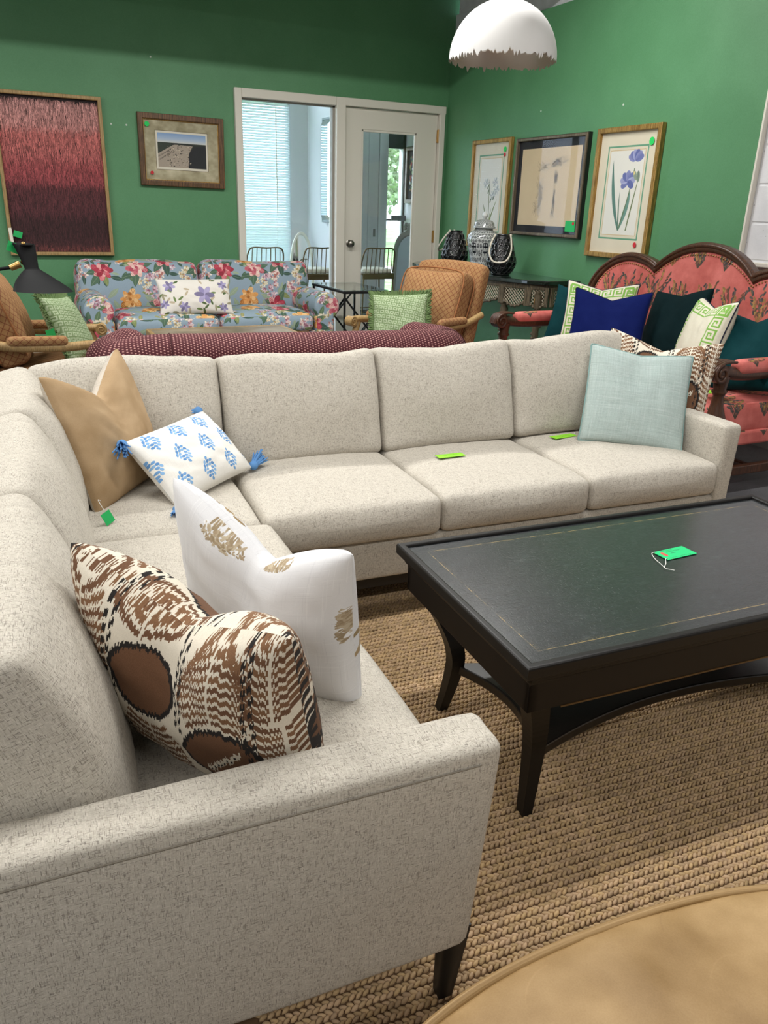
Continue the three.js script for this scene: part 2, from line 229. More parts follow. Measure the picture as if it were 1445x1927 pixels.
// ---------------------------------------------------------------- sectional sofa (local axes: seating group, origin at the inner corner)
{
  const O = [0.9, -1.9], t = thing('sectional_sofa', 'large cream tweed corner sofa with loose cushions and black legs', 'sofa', inF(...O, 0.01), FT);
  const P = (g, x, y, z) => at(g, x - O[0], y - 0.01, z - O[1]);
  const piece = (name, x0, x1, y0, y1, z0, z1, r, fn) => mesh(name, P(softBox(x1 - x0, y1 - y0, z1 - z0, r, fn), (x0 + x1) / 2, (y0 + y1) / 2, (z0 + z1) / 2), tweedM, t);
  piece('base', -0.34, 2.2, 0.15, 0.285, -2.86, -2.045, 0.02);
  piece('base', -0.34, 0.505, 0.15, 0.285, -2.05, -0.84, 0.02);
  piece('back_rail', -0.36, 2.285, 0.15, 0.6, -2.9, -2.78, 0.03);
  piece('back_rail', -0.36, -0.24, 0.15, 0.6, -2.8, -0.78, 0.03);
  piece('arm', -0.36, 0.532, 0.138, 0.543, -0.862, -0.768, 0.026, (v, a, b, c) => { v.x -= 0.022 * (1 - b) * 0.5 * (a > 0 ? a : 0); v.z -= 0.02 * (1 - b) * 0.5 * Math.max(0, c); v.y += 0.004 * noise(a * 3, c); });
  piece('arm', 2.2, 2.287, 0.15, 0.545, -2.88, -2.05, 0.024, (v, a, b, c) => { v.x -= 0.02 * (1 - b) * 0.5 * (a > 0 ? a : 0); });
  mesh('seam', merge([P(tube([[-0.35, 0.513, -0.7675], [0.1, 0.513, -0.7678], [0.49, 0.513, -0.769]], 0.0011, 30, 5), 0, 0, 0)]), std({ color: '#8f887c', roughness: 1 }), t);
  const seat = (x0, x1, z0, z1, top, seed, front) => {
    const w = x1 - x0, d = z1 - z0;
    const g = softBox(w - 0.003, 0.13, d - 0.003, 0.028, (v, a, b, c) => {
      const m = (1 - a * a) * (1 - c * c);
      v.y += b > 0 ? 0.024 * Math.pow(m, 0.5) + 0.005 * fbm(a * 2 + seed, c * 2) - 0.01 : 0;
      const e = front === 'z' ? Math.max(0, c) : Math.max(0, a);
      if (front === 'z') v.z += 0.016 * Math.pow(e, 4) * (1 - b * b) * (1 - a * a); else v.x += 0.016 * Math.pow(e, 4) * (1 - b * b) * (1 - c * c);
    }, [26, 10, 26]);
    return mesh('seat_cushion', P(g, (x0 + x1) / 2, top - 0.062, (z0 + z1) / 2), tweedM, t);
  };
  seat(0.5, 1.068, -2.62, -2.02, 0.412, 1, 'z'); seat(1.068, 1.63, -2.62, -2.03, 0.41, 2, 'z'); seat(1.63, 2.198, -2.62, -2.035, 0.412, 3, 'z');
  seat(-0.1, 0.5, -2.62, -2.02, 0.408, 4, 'z'); seat(-0.1, 0.52, -2.02, -1.44, 0.405, 5, 'x'); seat(-0.1, 0.525, -1.44, -0.866, 0.408, 6, 'x');
  const back = (w, h, seed) => softBox(w - 0.002, h, 0.19, 0.03, (v, a, b, c) => {
    const m = (1 - a * a) * (1 - b * b);
    const side = Math.max(-1, Math.min(1, c * 2));
    v.z += side * (0.035 * Math.pow(Math.max(0, m), 0.7) + 0.006 * fbm(a * 2 + seed, b * 2)) - 0.012 * Math.max(0, side) * Math.pow(Math.max(0, b), 3);
    v.y += 0.01 * Math.max(0, b) * (noise(a * 2 + seed, 4) + 0.5 * a);
    v.z -= 0.02 * Math.pow(Math.max(0, b), 2) * side * 0.5;
  }, [24, 20, 10]);
  const putBack = (x, y, z, w, h, seed, ry, lean, roll = 0) => { const g = new THREE.Group(); const m = mesh('back_cushion', back(w, h, seed), tweedM, t); m.rotation.order = 'YXZ'; m.rotation.set(lean, ry, roll); m.position.set(x - O[0], y - 0.01, z - O[1]); return m; };
  putBack(0.21, 0.572, -2.655, 0.585, 0.37, 11, 0, -13 * D2R, -0.3 * D2R);
  putBack(0.785, 0.566, -2.645, 0.562, 0.375, 12, 0, -13 * D2R, 0.9 * D2R);
  putBack(1.345, 0.574, -2.65, 0.556, 0.375, 13, 0, -13 * D2R, 1.1 * D2R);
  putBack(1.9, 0.592, -2.655, 0.556, 0.385, 14, 0, -13 * D2R, 1.4 * D2R);
  for (const [z, s, y, w] of [[-1.155, 15, 0.565, 0.585], [-1.735, 16, 0.562, 0.575], [-2.29, 17, 0.568, 0.53]]) putBack(-0.1, y, z, w, 0.38, s, PI / 2, -15 * D2R, 0);
  const leg = (x, z, sx, sz) => { const s = 0.02, b = 0.012, g = new THREE.CylinderGeometry(s * 1.414, b * 1.414, 0.16, 4, 1); g.rotateY(PI / 4); const p = g.attributes.position; for (let i = 0; i < p.count; i++) if (p.getY(i) < 0) { p.setX(i, p.getX(i) + sx * 0.012); p.setZ(i, p.getZ(i) + sz * 0.012); } return mesh('leg', P(metric(g), x, 0.09, z), blackLeg, t); };
  leg(0.497, -0.82, -1, 0); leg(-0.3, -0.82, 1, 0); leg(-0.3, -2.82, 0, 0); leg(2.24, -2.1, 0, 0); leg(2.24, -2.82, 0, 0); leg(0.49, -2.07, 0, 0); leg(1.3, -2.1, 0, 0);
  mesh('base_rail', P(box(2.35, 0.06, 0.03), 1.0, 0.125, -2.12), blackLeg, t);
  mesh('base_rail', P(box(0.03, 0.06, 1.15), 0.44, 0.125, -1.45), blackLeg, t);
}

// ---------------------------------------------------------------- black leather-topped coffee table
{
  const X0 = 0.741, X1 = 1.923, Z0 = -1.647, Z1 = -1.035, cx = (X0 + X1) / 2, cz = (Z0 + Z1) / 2, W = X1 - X0, Dp = Z1 - Z0, T = 0.44;
  const t = thing('coffee_table', 'black coffee table with tooled leather top and curved lower shelf', 'table', inF(cx, cz, 0.01), FT);
  const crackle = canvas(1024, 512, (x, w, h) => {
    x.fillStyle = '#8a8a8a'; x.fillRect(0, 0, w, h); grain(x, w, h, 40);
    for (let i = 0; i < 5200; i++) { const px = rnd() * w, py = rnd() * h; x.strokeStyle = rnd() < 0.6 ? 'rgba(40,40,40,.5)' : 'rgba(200,200,200,.35)'; x.lineWidth = rr(0.6, 1.6); x.beginPath(); x.moveTo(px, py); if (rnd() < 0.55) x.lineTo(px + rr(8, 30), py + rr(-2, 2)); else x.lineTo(px + rr(-2, 2), py + rr(5, 16)); x.stroke(); }
  });
  const leatherC = canvas(2048, 1024, (x, w, h) => {
    x.fillStyle = '#12161a'; x.fillRect(0, 0, w, h); mottled(x, w, h, 5, 12); for (let i = 0; i < 3400; i++) { x.fillStyle = rnd() < 0.5 ? 'rgba(70,78,78,.22)' : 'rgba(0,0,0,.3)'; x.fillRect(rnd() * w, rnd() * h, rnd() < 0.7 ? rr(10, 50) : 2, rnd() < 0.7 ? 2 : rr(8, 22)); }
    x.strokeStyle = 'rgba(176,146,86,.8)'; x.lineWidth = 4; const m = 72;
    x.strokeRect(m, m, w - 2 * m, h - 2 * m); x.strokeStyle = 'rgba(140,116,70,.3)'; x.lineWidth = 2; x.strokeRect(m + 16, m + 16, w - 2 * m - 32, h - 2 * m - 32);
    for (let i = 0; i < 360; i++) { const s = (i / 360) * (2 * (w + h) - 8 * m); let px, py; const a = w - 2 * m, b = h - 2 * m; if (s < a) [px, py] = [m + s, m + 8]; else if (s < a + b) [px, py] = [w - m - 8, m + s - a]; else if (s < 2 * a + b) [px, py] = [w - m - (s - a - b), h - m - 8]; else [px, py] = [m + 8, h - m - (s - 2 * a - b)]; if (rnd() < 0.65) { x.fillStyle = 'rgba(170,142,86,.5)'; x.fillRect(px - 3, py - 2, 6, 4); } }
    for (let i = 0; i < 150; i++) { x.fillStyle = 'rgba(18,22,26,.5)'; const e = rnd() < 0.5; x.fillRect(e ? rnd() * w : (rnd() < 0.5 ? 50 : w - 110), e ? (rnd() < 0.5 ? 50 : h - 110) : rnd() * h, rr(10, 60), rr(10, 60)); }
  });
  const leather = phys({ map: ctex(leatherC), bumpMap: ctex(crackle, { color: false, repeat: [2, 2] }), bumpScale: 0.0012, roughness: 0.3, clearcoat: 0.7, clearcoatRoughness: 0.16 });
  const topS = new THREE.Shape([[-W / 2, -Dp / 2], [W / 2, -Dp / 2], [W / 2, Dp / 2], [-W / 2, Dp / 2]].map(([x, y]) => new THREE.Vector2(x, y)));
  const in1 = 0.02; topS.holes.push(new THREE.Path([[-W / 2 + in1, -Dp / 2 + in1], [-W / 2 + in1, Dp / 2 - in1], [W / 2 - in1, Dp / 2 - in1], [W / 2 - in1, -Dp / 2 + in1]].map(([x, y]) => new THREE.Vector2(x, y))));
  mesh('top_rim', at(extrude(topS, 0.018, 0.006, 3), 0, T - 0.024, 0, 0, -PI / 2).translate(0, 0.006, 0), blackWood, t);
  mesh('under_moulding', rbox(W - 0.03, 0.02, Dp - 0.03, 0.008, 0, T - 0.034, 0), blackWood, t);
  const pl = new THREE.PlaneGeometry(W - 2 * in1 + 0.004, Dp - 2 * in1 + 0.004); pl.rotateX(-PI / 2);
  const ins = mesh('leather_inset', merge([at(pl, 0, T - 0.0015, 0)]), leather, t);
  const shadowWood = phys({ color: '#120c08', roughness: 0.45, specularIntensity: 0.6 });
  const a = 0.034, ah = 0.07;
  for (const s of [-1, 1]) { mesh('apron', rbox(W - 0.046, ah, 0.022, 0.003, 0, T - 0.044 - ah / 2, s * (Dp / 2 - a)), shadowWood, t); mesh('apron', rbox(0.022, ah, Dp - 0.046, 0.003, s * (W / 2 - a), T - 0.044 - ah / 2, 0), shadowWood, t); }
  const gold = std({ color: '#5d4526', roughness: 0.4, metalness: 0.3 });
  for (const s of [-1, 1]) mesh('gilt_line', merge([box(W - 0.2, 0.0035, 0.004, 0, T - 0.044 - ah, s * (Dp / 2 - a + 0.0105))]), gold, t);
  for (const sx of [-1, 1]) for (const sz of [-1, 1]) {     // sabre legs of square section
    const N = 22, pos = [], idx = [];
    for (let i = 0; i <= N; i++) {
      const u = i / N, y = (T - 0.044) * (1 - u), half = u < 0.25 ? 0.023 + 0.011 * Math.pow(1 - u / 0.25, 2) : 0.023 - 0.0105 * (u - 0.25) / 0.75;
      const o = 0.083 * Math.pow(Math.sin(Math.min(1, u / 0.64) * PI / 2), 1.5) - 0.016 * Math.pow(Math.max(0, (u - 0.6) / 0.4), 1.5);
      const outer = 0.022 + o, c = outer + half;
      for (const [dx, dz] of [[1, 1], [1, -1], [-1, -1], [-1, 1]]) pos.push(sx * (W / 2 - c) + dx * half, y, sz * (Dp / 2 - c) + dz * half);
    }
    for (let i = 0; i < N; i++) for (let k = 0; k < 4; k++) { const p = i * 4 + k, q = i * 4 + (k + 1) % 4; idx.push(p, q, p + 4, q, q + 4, p + 4); }
    const e = N * 4; idx.push(e, e + 1, e + 2, e, e + 2, e + 3);
    const g = new THREE.BufferGeometry(); g.setAttribute('position', new THREE.Float32BufferAttribute(pos, 3)); g.setIndex(idx); const q = metric(g); q.computeVertexNormals(); mesh('leg', q, blackWood, t);
  }
  const sh = new THREE.Shape(), sw = W / 2 - 0.11, sd = Dp / 2 - 0.11, k = 0.09;
  sh.moveTo(-sw, -sd); sh.quadraticCurveTo(0, -sd + 2 * k, sw, -sd); sh.quadraticCurveTo(sw - k * 1.4, 0, sw, sd); sh.quadraticCurveTo(0, sd - 2 * k, -sw, sd); sh.quadraticCurveTo(-sw + k * 1.4, 0, -sw, -sd);
  mesh('lower_shelf', at(extrude(sh, 0.018, 0.004, 2, 28), 0, 0.12, 0, 0, -PI / 2), phys({ color: '#14100d', roughness: 0.32, clearcoat: 0.3, clearcoatRoughness: 0.2, bumpMap: ctex(crackle, { color: false, repeat: [2, 2] }), bumpScale: 0.0004 }), t);
}

// ---------------------------------------------------------------- braided jute rug
{
  const x0 = -0.1, x1 = 2.75, z0 = -2.4, z1 = 0.35, cx = (x0 + x1) / 2, cz = (z0 + z1) / 2;
  const t = thing('jute_rug', 'braided natural jute rug under the black coffee table', 'rug', inF(cx, cz), FT);
  mesh('rug_base', rbox(x1 - x0, 0.004, z1 - z0, 0.0015, 0, 0.002, 0), std({ color: '#5f4830', roughness: 1 }), t);
  const row = 0.019, step = 0.0125, rows = Math.floor((z1 - z0) / row), cols = Math.floor((x1 - x0 - 0.3) / step), count = rows * cols * 2;
  const g = new THREE.SphereGeometry(1, 6, 4), im = new THREE.InstancedMesh(g, std({ color: '#ffffff', roughness: 0.95 }), count);
  im.name = 'jute_stitches'; im.userData = { kind: 'stuff' }; im.castShadow = im.receiveShadow = true;
  const m = new THREE.Matrix4(), q = new THREE.Quaternion(), e = new THREE.Euler(), c = new THREE.Color(); let n = 0;
  for (let j = 0; j < rows; j++) {
    const tone = 0.9 + 0.14 * fbm(j * 0.23, 3.3), off = rnd() * step;
    for (let i = 0; i < cols; i++) for (const s of [-1, 1]) {
      const x = -(x1 - x0) / 2 + 0.28 + i * step + off + (s > 0 ? step / 2 : 0), z = -(z1 - z0) / 2 + (j + 0.5) * row + s * row * 0.17 + 0.0012 * noise(i * 0.05, j * 0.7);
      e.set(rr(-0.15, 0.15), s * (0.5 + rr(-0.15, 0.15)), rr(-0.12, 0.12)); q.setFromEuler(e);
      m.compose(V3(x, 0.0055 + rr(-0.001, 0.0012), z), q, V3(0.0088 * rr(0.9, 1.12), 0.0062, 0.0042 * rr(0.9, 1.15))); im.setMatrixAt(n, m);
      const b = tone * rr(0.78, 1.16); c.setRGB(0.54 * b, 0.375 * b, 0.21 * b * rr(0.9, 1.1)); im.setColorAt(n, c); n++;
    }
  }
  im.count = n; t.add(im);
}

// ---------------------------------------------------------------- tan leather ottoman in the near corner
{
  const cx = 0.56, cz = -0.155, A = 0.5, B = 0.405, ex = 2.5, Hh = 0.39, t = thing('leather_ottoman', 'tan leather ottoman with piped edge at the bottom corner', 'ottoman', inF(cx, cz, 0.01), FT);
  const ring = (r, y, n = 96) => Array.from({ length: n }, (_, i) => { const a = (i / n) * 2 * PI, c = Math.cos(a), s = Math.sin(a), k = Math.pow(Math.pow(Math.abs(c), ex) + Math.pow(Math.abs(s), ex), -1 / ex); return [A * r * c * k, y, B * r * s * k]; });
  const skin = (levels) => { const n = 96, pos = [], idx = []; levels.forEach(([r, y]) => ring(r, y, n).forEach((p) => pos.push(...p))); for (let j = 0; j < levels.length - 1; j++) for (let i = 0; i < n; i++) { const a = j * n + i, b = j * n + (i + 1) % n; idx.push(a, a + n, b, b, a + n, b + n); } const g = new THREE.BufferGeometry(); g.setAttribute('position', new THREE.Float32BufferAttribute(pos, 3)); g.setIndex(idx); return g; };
  const lc = canvas(1024, 1024, (x, w, h) => { x.fillStyle = '#96784c'; x.fillRect(0, 0, w, h); mottled(x, w, h, 26, 7); mottled(x, w, h, 14, 26); for (let i = 0; i < 160; i++) { x.strokeStyle = rnd() < 0.5 ? 'rgba(210,178,130,.1)' : 'rgba(100,72,40,.12)'; x.lineWidth = rr(0.6, 2); x.beginPath(); const px = rnd() * w, py = rnd() * h, an = rnd() * 6.3; x.moveTo(px, py); x.quadraticCurveTo(px + 40 * Math.cos(an), py + 40 * Math.sin(an), px + rr(30, 90) * Math.cos(an + 0.5), py + rr(30, 90) * Math.sin(an + 0.5)); x.stroke(); } grain(x, w, h, 8); });
  const lm = phys({ map: ctex(lc, { repeat: [0.9, 0.9] }), bumpMap: ctex(lc, { color: false, repeat: [0.9, 0.9] }), bumpScale: 0.003, roughness: 0.5 });
  const lv = []; for (let i = 0; i <= 26; i++) { const r = 1 - i / 26; lv.push([Math.max(0.002, r), Hh + 0.042 * Math.pow(1 - Math.pow(r, 3), 0.8)]); }
  let g = skin(lv); const p = g.attributes.position; for (let i = 0; i < p.count; i++) { const x = p.getX(i), z = p.getZ(i), r = Math.hypot(x / A, z / B); p.setY(i, p.getY(i) + 0.0035 * fbm(x * 9, z * 9) + (r > 0.72 && r < 0.99 ? 0.0035 * fbm(Math.atan2(z, x) * 14, r * 3) : 0)); }
  g.computeVertexNormals(); const nrm = g.attributes.normal; const gm = metric(g); mesh('seat_top', gm, lm, t);
  let s = skin([[1, Hh - 0.004], [1.008, Hh - 0.06], [1.0, Hh - 0.16], [0.985, 0.1], [0.97, 0.085]]); s.computeVertexNormals(); mesh('side_panel', metric(s), lm, t);
  mesh('piping', merge([new THREE.TubeGeometry(new THREE.CatmullRomCurve3(ring(1.004, Hh, 64).map((q) => V3(...q)), true), 160, 0.0062, 8, true), new THREE.TubeGeometry(new THREE.CatmullRomCurve3(ring(0.996, 0.095, 64).map((q) => V3(...q)), true), 160, 0.005, 8, true)]), lm, t);
  for (const sx of [-1, 1]) for (const sz of [-1, 1]) mesh('leg', cyl(0.022, 0.016, 0.1, sx * 0.33, 0.05, sz * 0.26), blackLeg, t);
}

// ---------------------------------------------------------------- throw pillows
// two bulging panels between pulled-out corners; chop presses the middle of the top edge down
function pillowGeo({ w, h = w, t = 0.15, pinch = 0.07, chop = 0, chopW = 0.32, seed = 1, sag = 0 }, side, N = 30) {
  const pos = [], uv = [], idx = [];
  const bend = (s) => Math.sign(s) * (1 - Math.pow(1 - Math.abs(s), 1.5));
  for (let j = 0; j <= N; j++) for (let i = 0; i <= N; i++) {
    const [x, y, z] = pillowPoint({ w, h, t, pinch, chop, chopW, seed, sag }, bend(i / N * 2 - 1), bend(j / N * 2 - 1), side);
    pos.push(x, y, z); uv.push((bend(i / N * 2 - 1) + 1) / 2, (bend(j / N * 2 - 1) + 1) / 2);
  }
  for (let j = 0; j < N; j++) for (let i = 0; i < N; i++) { const a = j * (N + 1) + i, b = a + 1, c = a + N + 1, d = c + 1; if (side > 0) idx.push(a, b, c, b, d, c); else idx.push(a, c, b, b, c, d); }
  const g = new THREE.BufferGeometry(); g.setAttribute('position', new THREE.Float32BufferAttribute(pos, 3)); g.setAttribute('uv', new THREE.Float32BufferAttribute(uv, 2)); g.setIndex(idx); g.computeVertexNormals(); return g;
}
function pillowPoint({ w, h, t, pinch, chop, chopW, seed, sag }, u, v, side) {
  const edge = Math.pow(Math.max(0, (1 - u * u) * (1 - v * v)), 0.42);
  let x = w / 2 * u * (1 - pinch * (1 - v * v) * u * u), y = h / 2 * v * (1 - pinch * (1 - u * u) * v * v);
  const s = Math.pow((v + 1) / 2, 2.2), c = Math.pow(Math.max(0, 1 - Math.abs(u) / 0.92), 1.25), k = Math.exp(-Math.pow(u / chopW, 2));
  y -= chop * c * s;
  let z = side * t / 2 * edge * (1 - (chop > 0 ? 0.5 : 0) * k * s) + 0.006 * edge * fbm(u * 2.2 + seed, v * 2.2, side) + 0.004 * edge * noise(u * 6 + v * 4 + seed, v * 5 - u * 3, side);
  z -= sag * (1 - v) * 0.5 * edge;
  return [x, y, z];
}
function pillow(name, label, o, front, back, parts = {}) {
  const g = thing(name, label, 'pillow', o.pos, o.yaw * D2R, o.group); g.rotation.x = (o.tilt ?? 0) * D2R; g.rotation.z = (o.roll ?? 0) * D2R;
  mesh('front_panel', pillowGeo(o, 1), front, g); mesh('back_panel', pillowGeo(o, -1), back ?? front, g);
  if (parts.piping) { const full = { pinch: 0.07, t: 0.15, chop: 0, chopW: 0.32, seed: 1, sag: 0, h: o.w, ...o }, pts = [], n = 18; for (const [a, b] of [[[-1, -1], [1, -1]], [[1, -1], [1, 1]], [[1, 1], [-1, 1]], [[-1, 1], [-1, -1]]]) for (let i = 0; i < n; i++) pts.push(V3(...pillowPoint(full, a[0] + (b[0] - a[0]) * i / n, a[1] + (b[1] - a[1]) * i / n, 1))); mesh('piping', new THREE.TubeGeometry(new THREE.CatmullRomCurve3(pts, true), 200, parts.pr ?? 0.0035, 6, true), parts.piping, g); }
  return g;
}
const velvet = (hex, sheenHex, amount = 10) => phys({ map: tex(512, 512, (x, w, h) => { x.fillStyle = hex; x.fillRect(0, 0, w, h); mottled(x, w, h, amount, 7); grain(x, w, h, 10); }), roughness: 0.85, specularIntensity: 0.25, sheen: 0.15, sheenRoughness: 0.3, sheenColor: new THREE.Color(sheenHex) });
const linen = (hex, k = 18) => { const c = canvas(512, 512, (x, w, h) => { x.fillStyle = hex; x.fillRect(0, 0, w, h); strokes(x, w, h, 2200, [30, 160], [1, 2], ['rgba(255,255,255,.08)', 'rgba(60,60,60,.05)'], 0.5); grain(x, w, h, k); }); return std({ map: ctex(c), bumpMap: ctex(c, { color: false }), bumpScale: 0.0006, roughness: 0.95 }); };
// brown, cream and black ikat
const ikatC = canvas(1024, 1024, (x, w, h) => {
  x.fillStyle = '#ddd4c3'; x.fillRect(0, 0, w, h);
  const br = '#6b4a33', b2 = '#7d5a3e', bk = '#1f1a18', go = '#a3854f';
  const eye = (cx, cy, a, b) => { x.fillStyle = bk; x.beginPath(); x.ellipse(cx, cy, a + 18, b + 26, 0, 0, 7); x.fill(); x.fillStyle = br; x.beginPath(); x.ellipse(cx, cy, a, b, 0, 0, 7); x.fill(); };
  const fern = (cx, y0, y1, wd, dir) => { for (let y = y0; y < y1; y += 44) { const k = 0.55 + 0.45 * Math.sin(((y - y0) / (y1 - y0)) * PI); x.strokeStyle = (y / 44 | 0) % 2 ? br : b2; x.lineWidth = 25; for (const s of [-1, 1]) { x.beginPath(); x.moveTo(cx, y); x.quadraticCurveTo(cx + s * wd * k * 0.55, y - dir * 14, cx + s * wd * k, y - dir * 66); x.stroke(); } } x.fillStyle = '#ddd4c3'; x.fillRect(cx - 5, y0 - 40, 9, y1 - y0 + 40); };
  const dash = (cx, y0, y1, st = 52) => { x.fillStyle = bk; for (let y = y0; y < y1; y += st) for (const s of [-1, 1]) x.fillRect(cx + s * 14 - 9 + rr(-4, 4), y + (s > 0 ? st / 2 : 0), 17, 30); };
  fern(120, 60, 520, 150, 1); fern(120, 620, 1060, 150, -1); fern(430, 560, 1060, 165, 1); fern(400, -20, 110, 150, 1); fern(760, -10, 380, 170, -1); fern(1000, 420, 1060, 140, 1); fern(980, -10, 380, 120, 1);
  eye(420, 300, 128, 165); eye(770, 590, 150, 175); eye(120, 590, 60, 50);
  x.fillStyle = '#ddd4c3'; for (let i = 0; i < 9; i++) x.fillRect(700 + i * 17, 640 - i * 17, 26, 34); x.fillStyle = bk; for (let i = 0; i < 9; i++) x.fillRect(696 + i * 17, 672 - i * 17, 9, 14);
  for (const ox of [730]) { x.fillStyle = br; x.beginPath(); x.moveTo(ox, 780); x.lineTo(ox + 190, 900); x.lineTo(ox, 1024); x.lineTo(ox - 170, 900); x.fill(); x.fillStyle = go; x.beginPath(); x.moveTo(ox, 812); x.lineTo(ox + 140, 900); x.lineTo(ox, 996); x.lineTo(ox - 120, 900); x.fill(); x.fillStyle = '#7a5c36'; for (let i = 0; i < 18; i++) x.fillRect(ox + rr(-70, 74), 860 + rr(-14, 80), 13, 22); }
  dash(268, 0, 1024); dash(590, 0, 420); dash(590, 760, 1024); dash(905, 0, 1024, 60); dash(20, 0, 1024, 60);
  // resist-dye feathering: each narrow warp strip slips up or down
  const src = x.getImageData(0, 0, w, h), out = x.createImageData(w, h); let o = 0;
  for (let i = 0; i < w; i++) { if (i % 4 === 0) o = Math.round(rr(-13, 13)); for (let j = 0; j < h; j++) { const a = (j * w + i) * 4, b = (((j + o + h) % h) * w + i) * 4; for (let k = 0; k < 4; k++) out.data[a + k] = src.data[b + k]; } }
  x.putImageData(out, 0, 0); grain(x, w, h, 24);
});
const ikatM = std({ map: ctex(ikatC), bumpMap: ctex(ikatC, { color: false }), bumpScale: 0.0005, roughness: 0.95 });
const ikatBack = std({ map: ctex(ikatC, { repeat: [0.9, 1] }), roughness: 0.95 });
pillow('ikat_pillow', 'large brown and cream ikat pillow leaning at the near sofa arm', { pos: [0.207, 0.578, -1.012], yaw: -57, tilt: 20, roll: -6, w: 0.385, h: 0.385, t: 0.2, chop: 0.07, chopW: 0.26, pinch: 0.03, seed: 3, group: 'brown ikat pillows on the sectional sofa' }, ikatM, ikatBack);
pillow('ikat_pillow', 'brown and cream ikat pillow behind the pale aqua pillow', { pos: [2.345, 0.59, -2.35], yaw: -46, tilt: -24, roll: -4, w: 0.44, t: 0.15, chop: 0.05, chopW: 0.3, seed: 8, group: 'brown ikat pillows on the sectional sofa' }, ikatM, ikatBack);
{   // white slub linen with tan appliqué on the side that faces the room
  const patches = (x, list) => { for (const [cx, cy, sx, sy] of list) for (let i = 0; i < 150; i++) { x.fillStyle = i % 11 === 0 ? '#eeeeee' : ['#a8957a', '#b5a48a', '#9c8a6e', '#c0b299'][i % 4]; const q = rr(0, 6.28), d = Math.sqrt(rnd()); x.beginPath(); x.ellipse(cx + Math.cos(q) * d * sx, cy + Math.sin(q) * d * sy, rr(6, 15), rr(3, 7), rnd() * 3, 0, 7); x.fill(); } };
  const wc = canvas(1024, 1024, (x, w, h) => { x.fillStyle = '#e2e2e4'; x.fillRect(0, 0, w, h); strokes(x, w, h, 420, [60, 220], [1, 2], ['rgba(255,255,255,.3)', 'rgba(90,90,100,.07)'], 0.5); patches(x, [[330, 34, 110, 40], [640, 22, 90, 22], [1008, 380, 17, 100], [992, 970, 32, 30]]); grain(x, w, h, 6); });
  const whiteL = std({ map: ctex(wc), bumpMap: ctex(wc, { color: false }), bumpScale: -0.0012, roughness: 0.95 });
  const em = canvas(1024, 1024, (x, w, h) => { x.fillStyle = '#dedee0'; x.fillRect(0, 0, w, h); strokes(x, w, h, 900, [60, 240], [1, 2], ['rgba(255,255,255,.3)', 'rgba(90,90,100,.08)'], 0.5); const leafs = (cx, cy, s) => { for (let i = 0; i < 46; i++) { x.fillStyle = ['#a8916c', '#b9a480', '#97815d'][i % 3]; x.beginPath(); x.ellipse(cx + rr(-s, s), cy + rr(-s, s) * 0.8, rr(14, 32), rr(8, 15), rnd() * 3, 0, 7); x.fill(); } }; leafs(190, 140, 120); leafs(820, 170, 120); leafs(930, 560, 90); leafs(90, 540, 80); leafs(500, 480, 190); leafs(870, 920, 90); leafs(140, 900, 100); grain(x, w, h, 10); });
  const emM = std({ map: ctex(em), bumpMap: ctex(em, { color: false }), bumpScale: -0.003, roughness: 0.95 });
  pillow('white_pillow', 'white linen pillow with tan leaf embroidery beside the ikat pillow', { pos: [0.372, 0.578, -1.21], yaw: -60, tilt: 15, roll: -7, w: 0.385, t: 0.15, chop: 0.1, chopW: 0.3, pinch: 0.04, seed: 5 }, whiteL, emM);
}
{
  const tanF = velvet('#ab9170', '#d8c29c', 16), tanB = linen('#c6bcae', 14);
  const g = pillow('tan_pillow', 'tan velvet pillow with grey linen back in the sofa corner', { pos: [0.25, 0.605, -2.375], yaw: 52, tilt: -17, roll: 2, w: 0.405, t: 0.14, chop: 0.1, chopW: 0.2, pinch: 0.05, seed: 9 }, tanF, tanB);
}
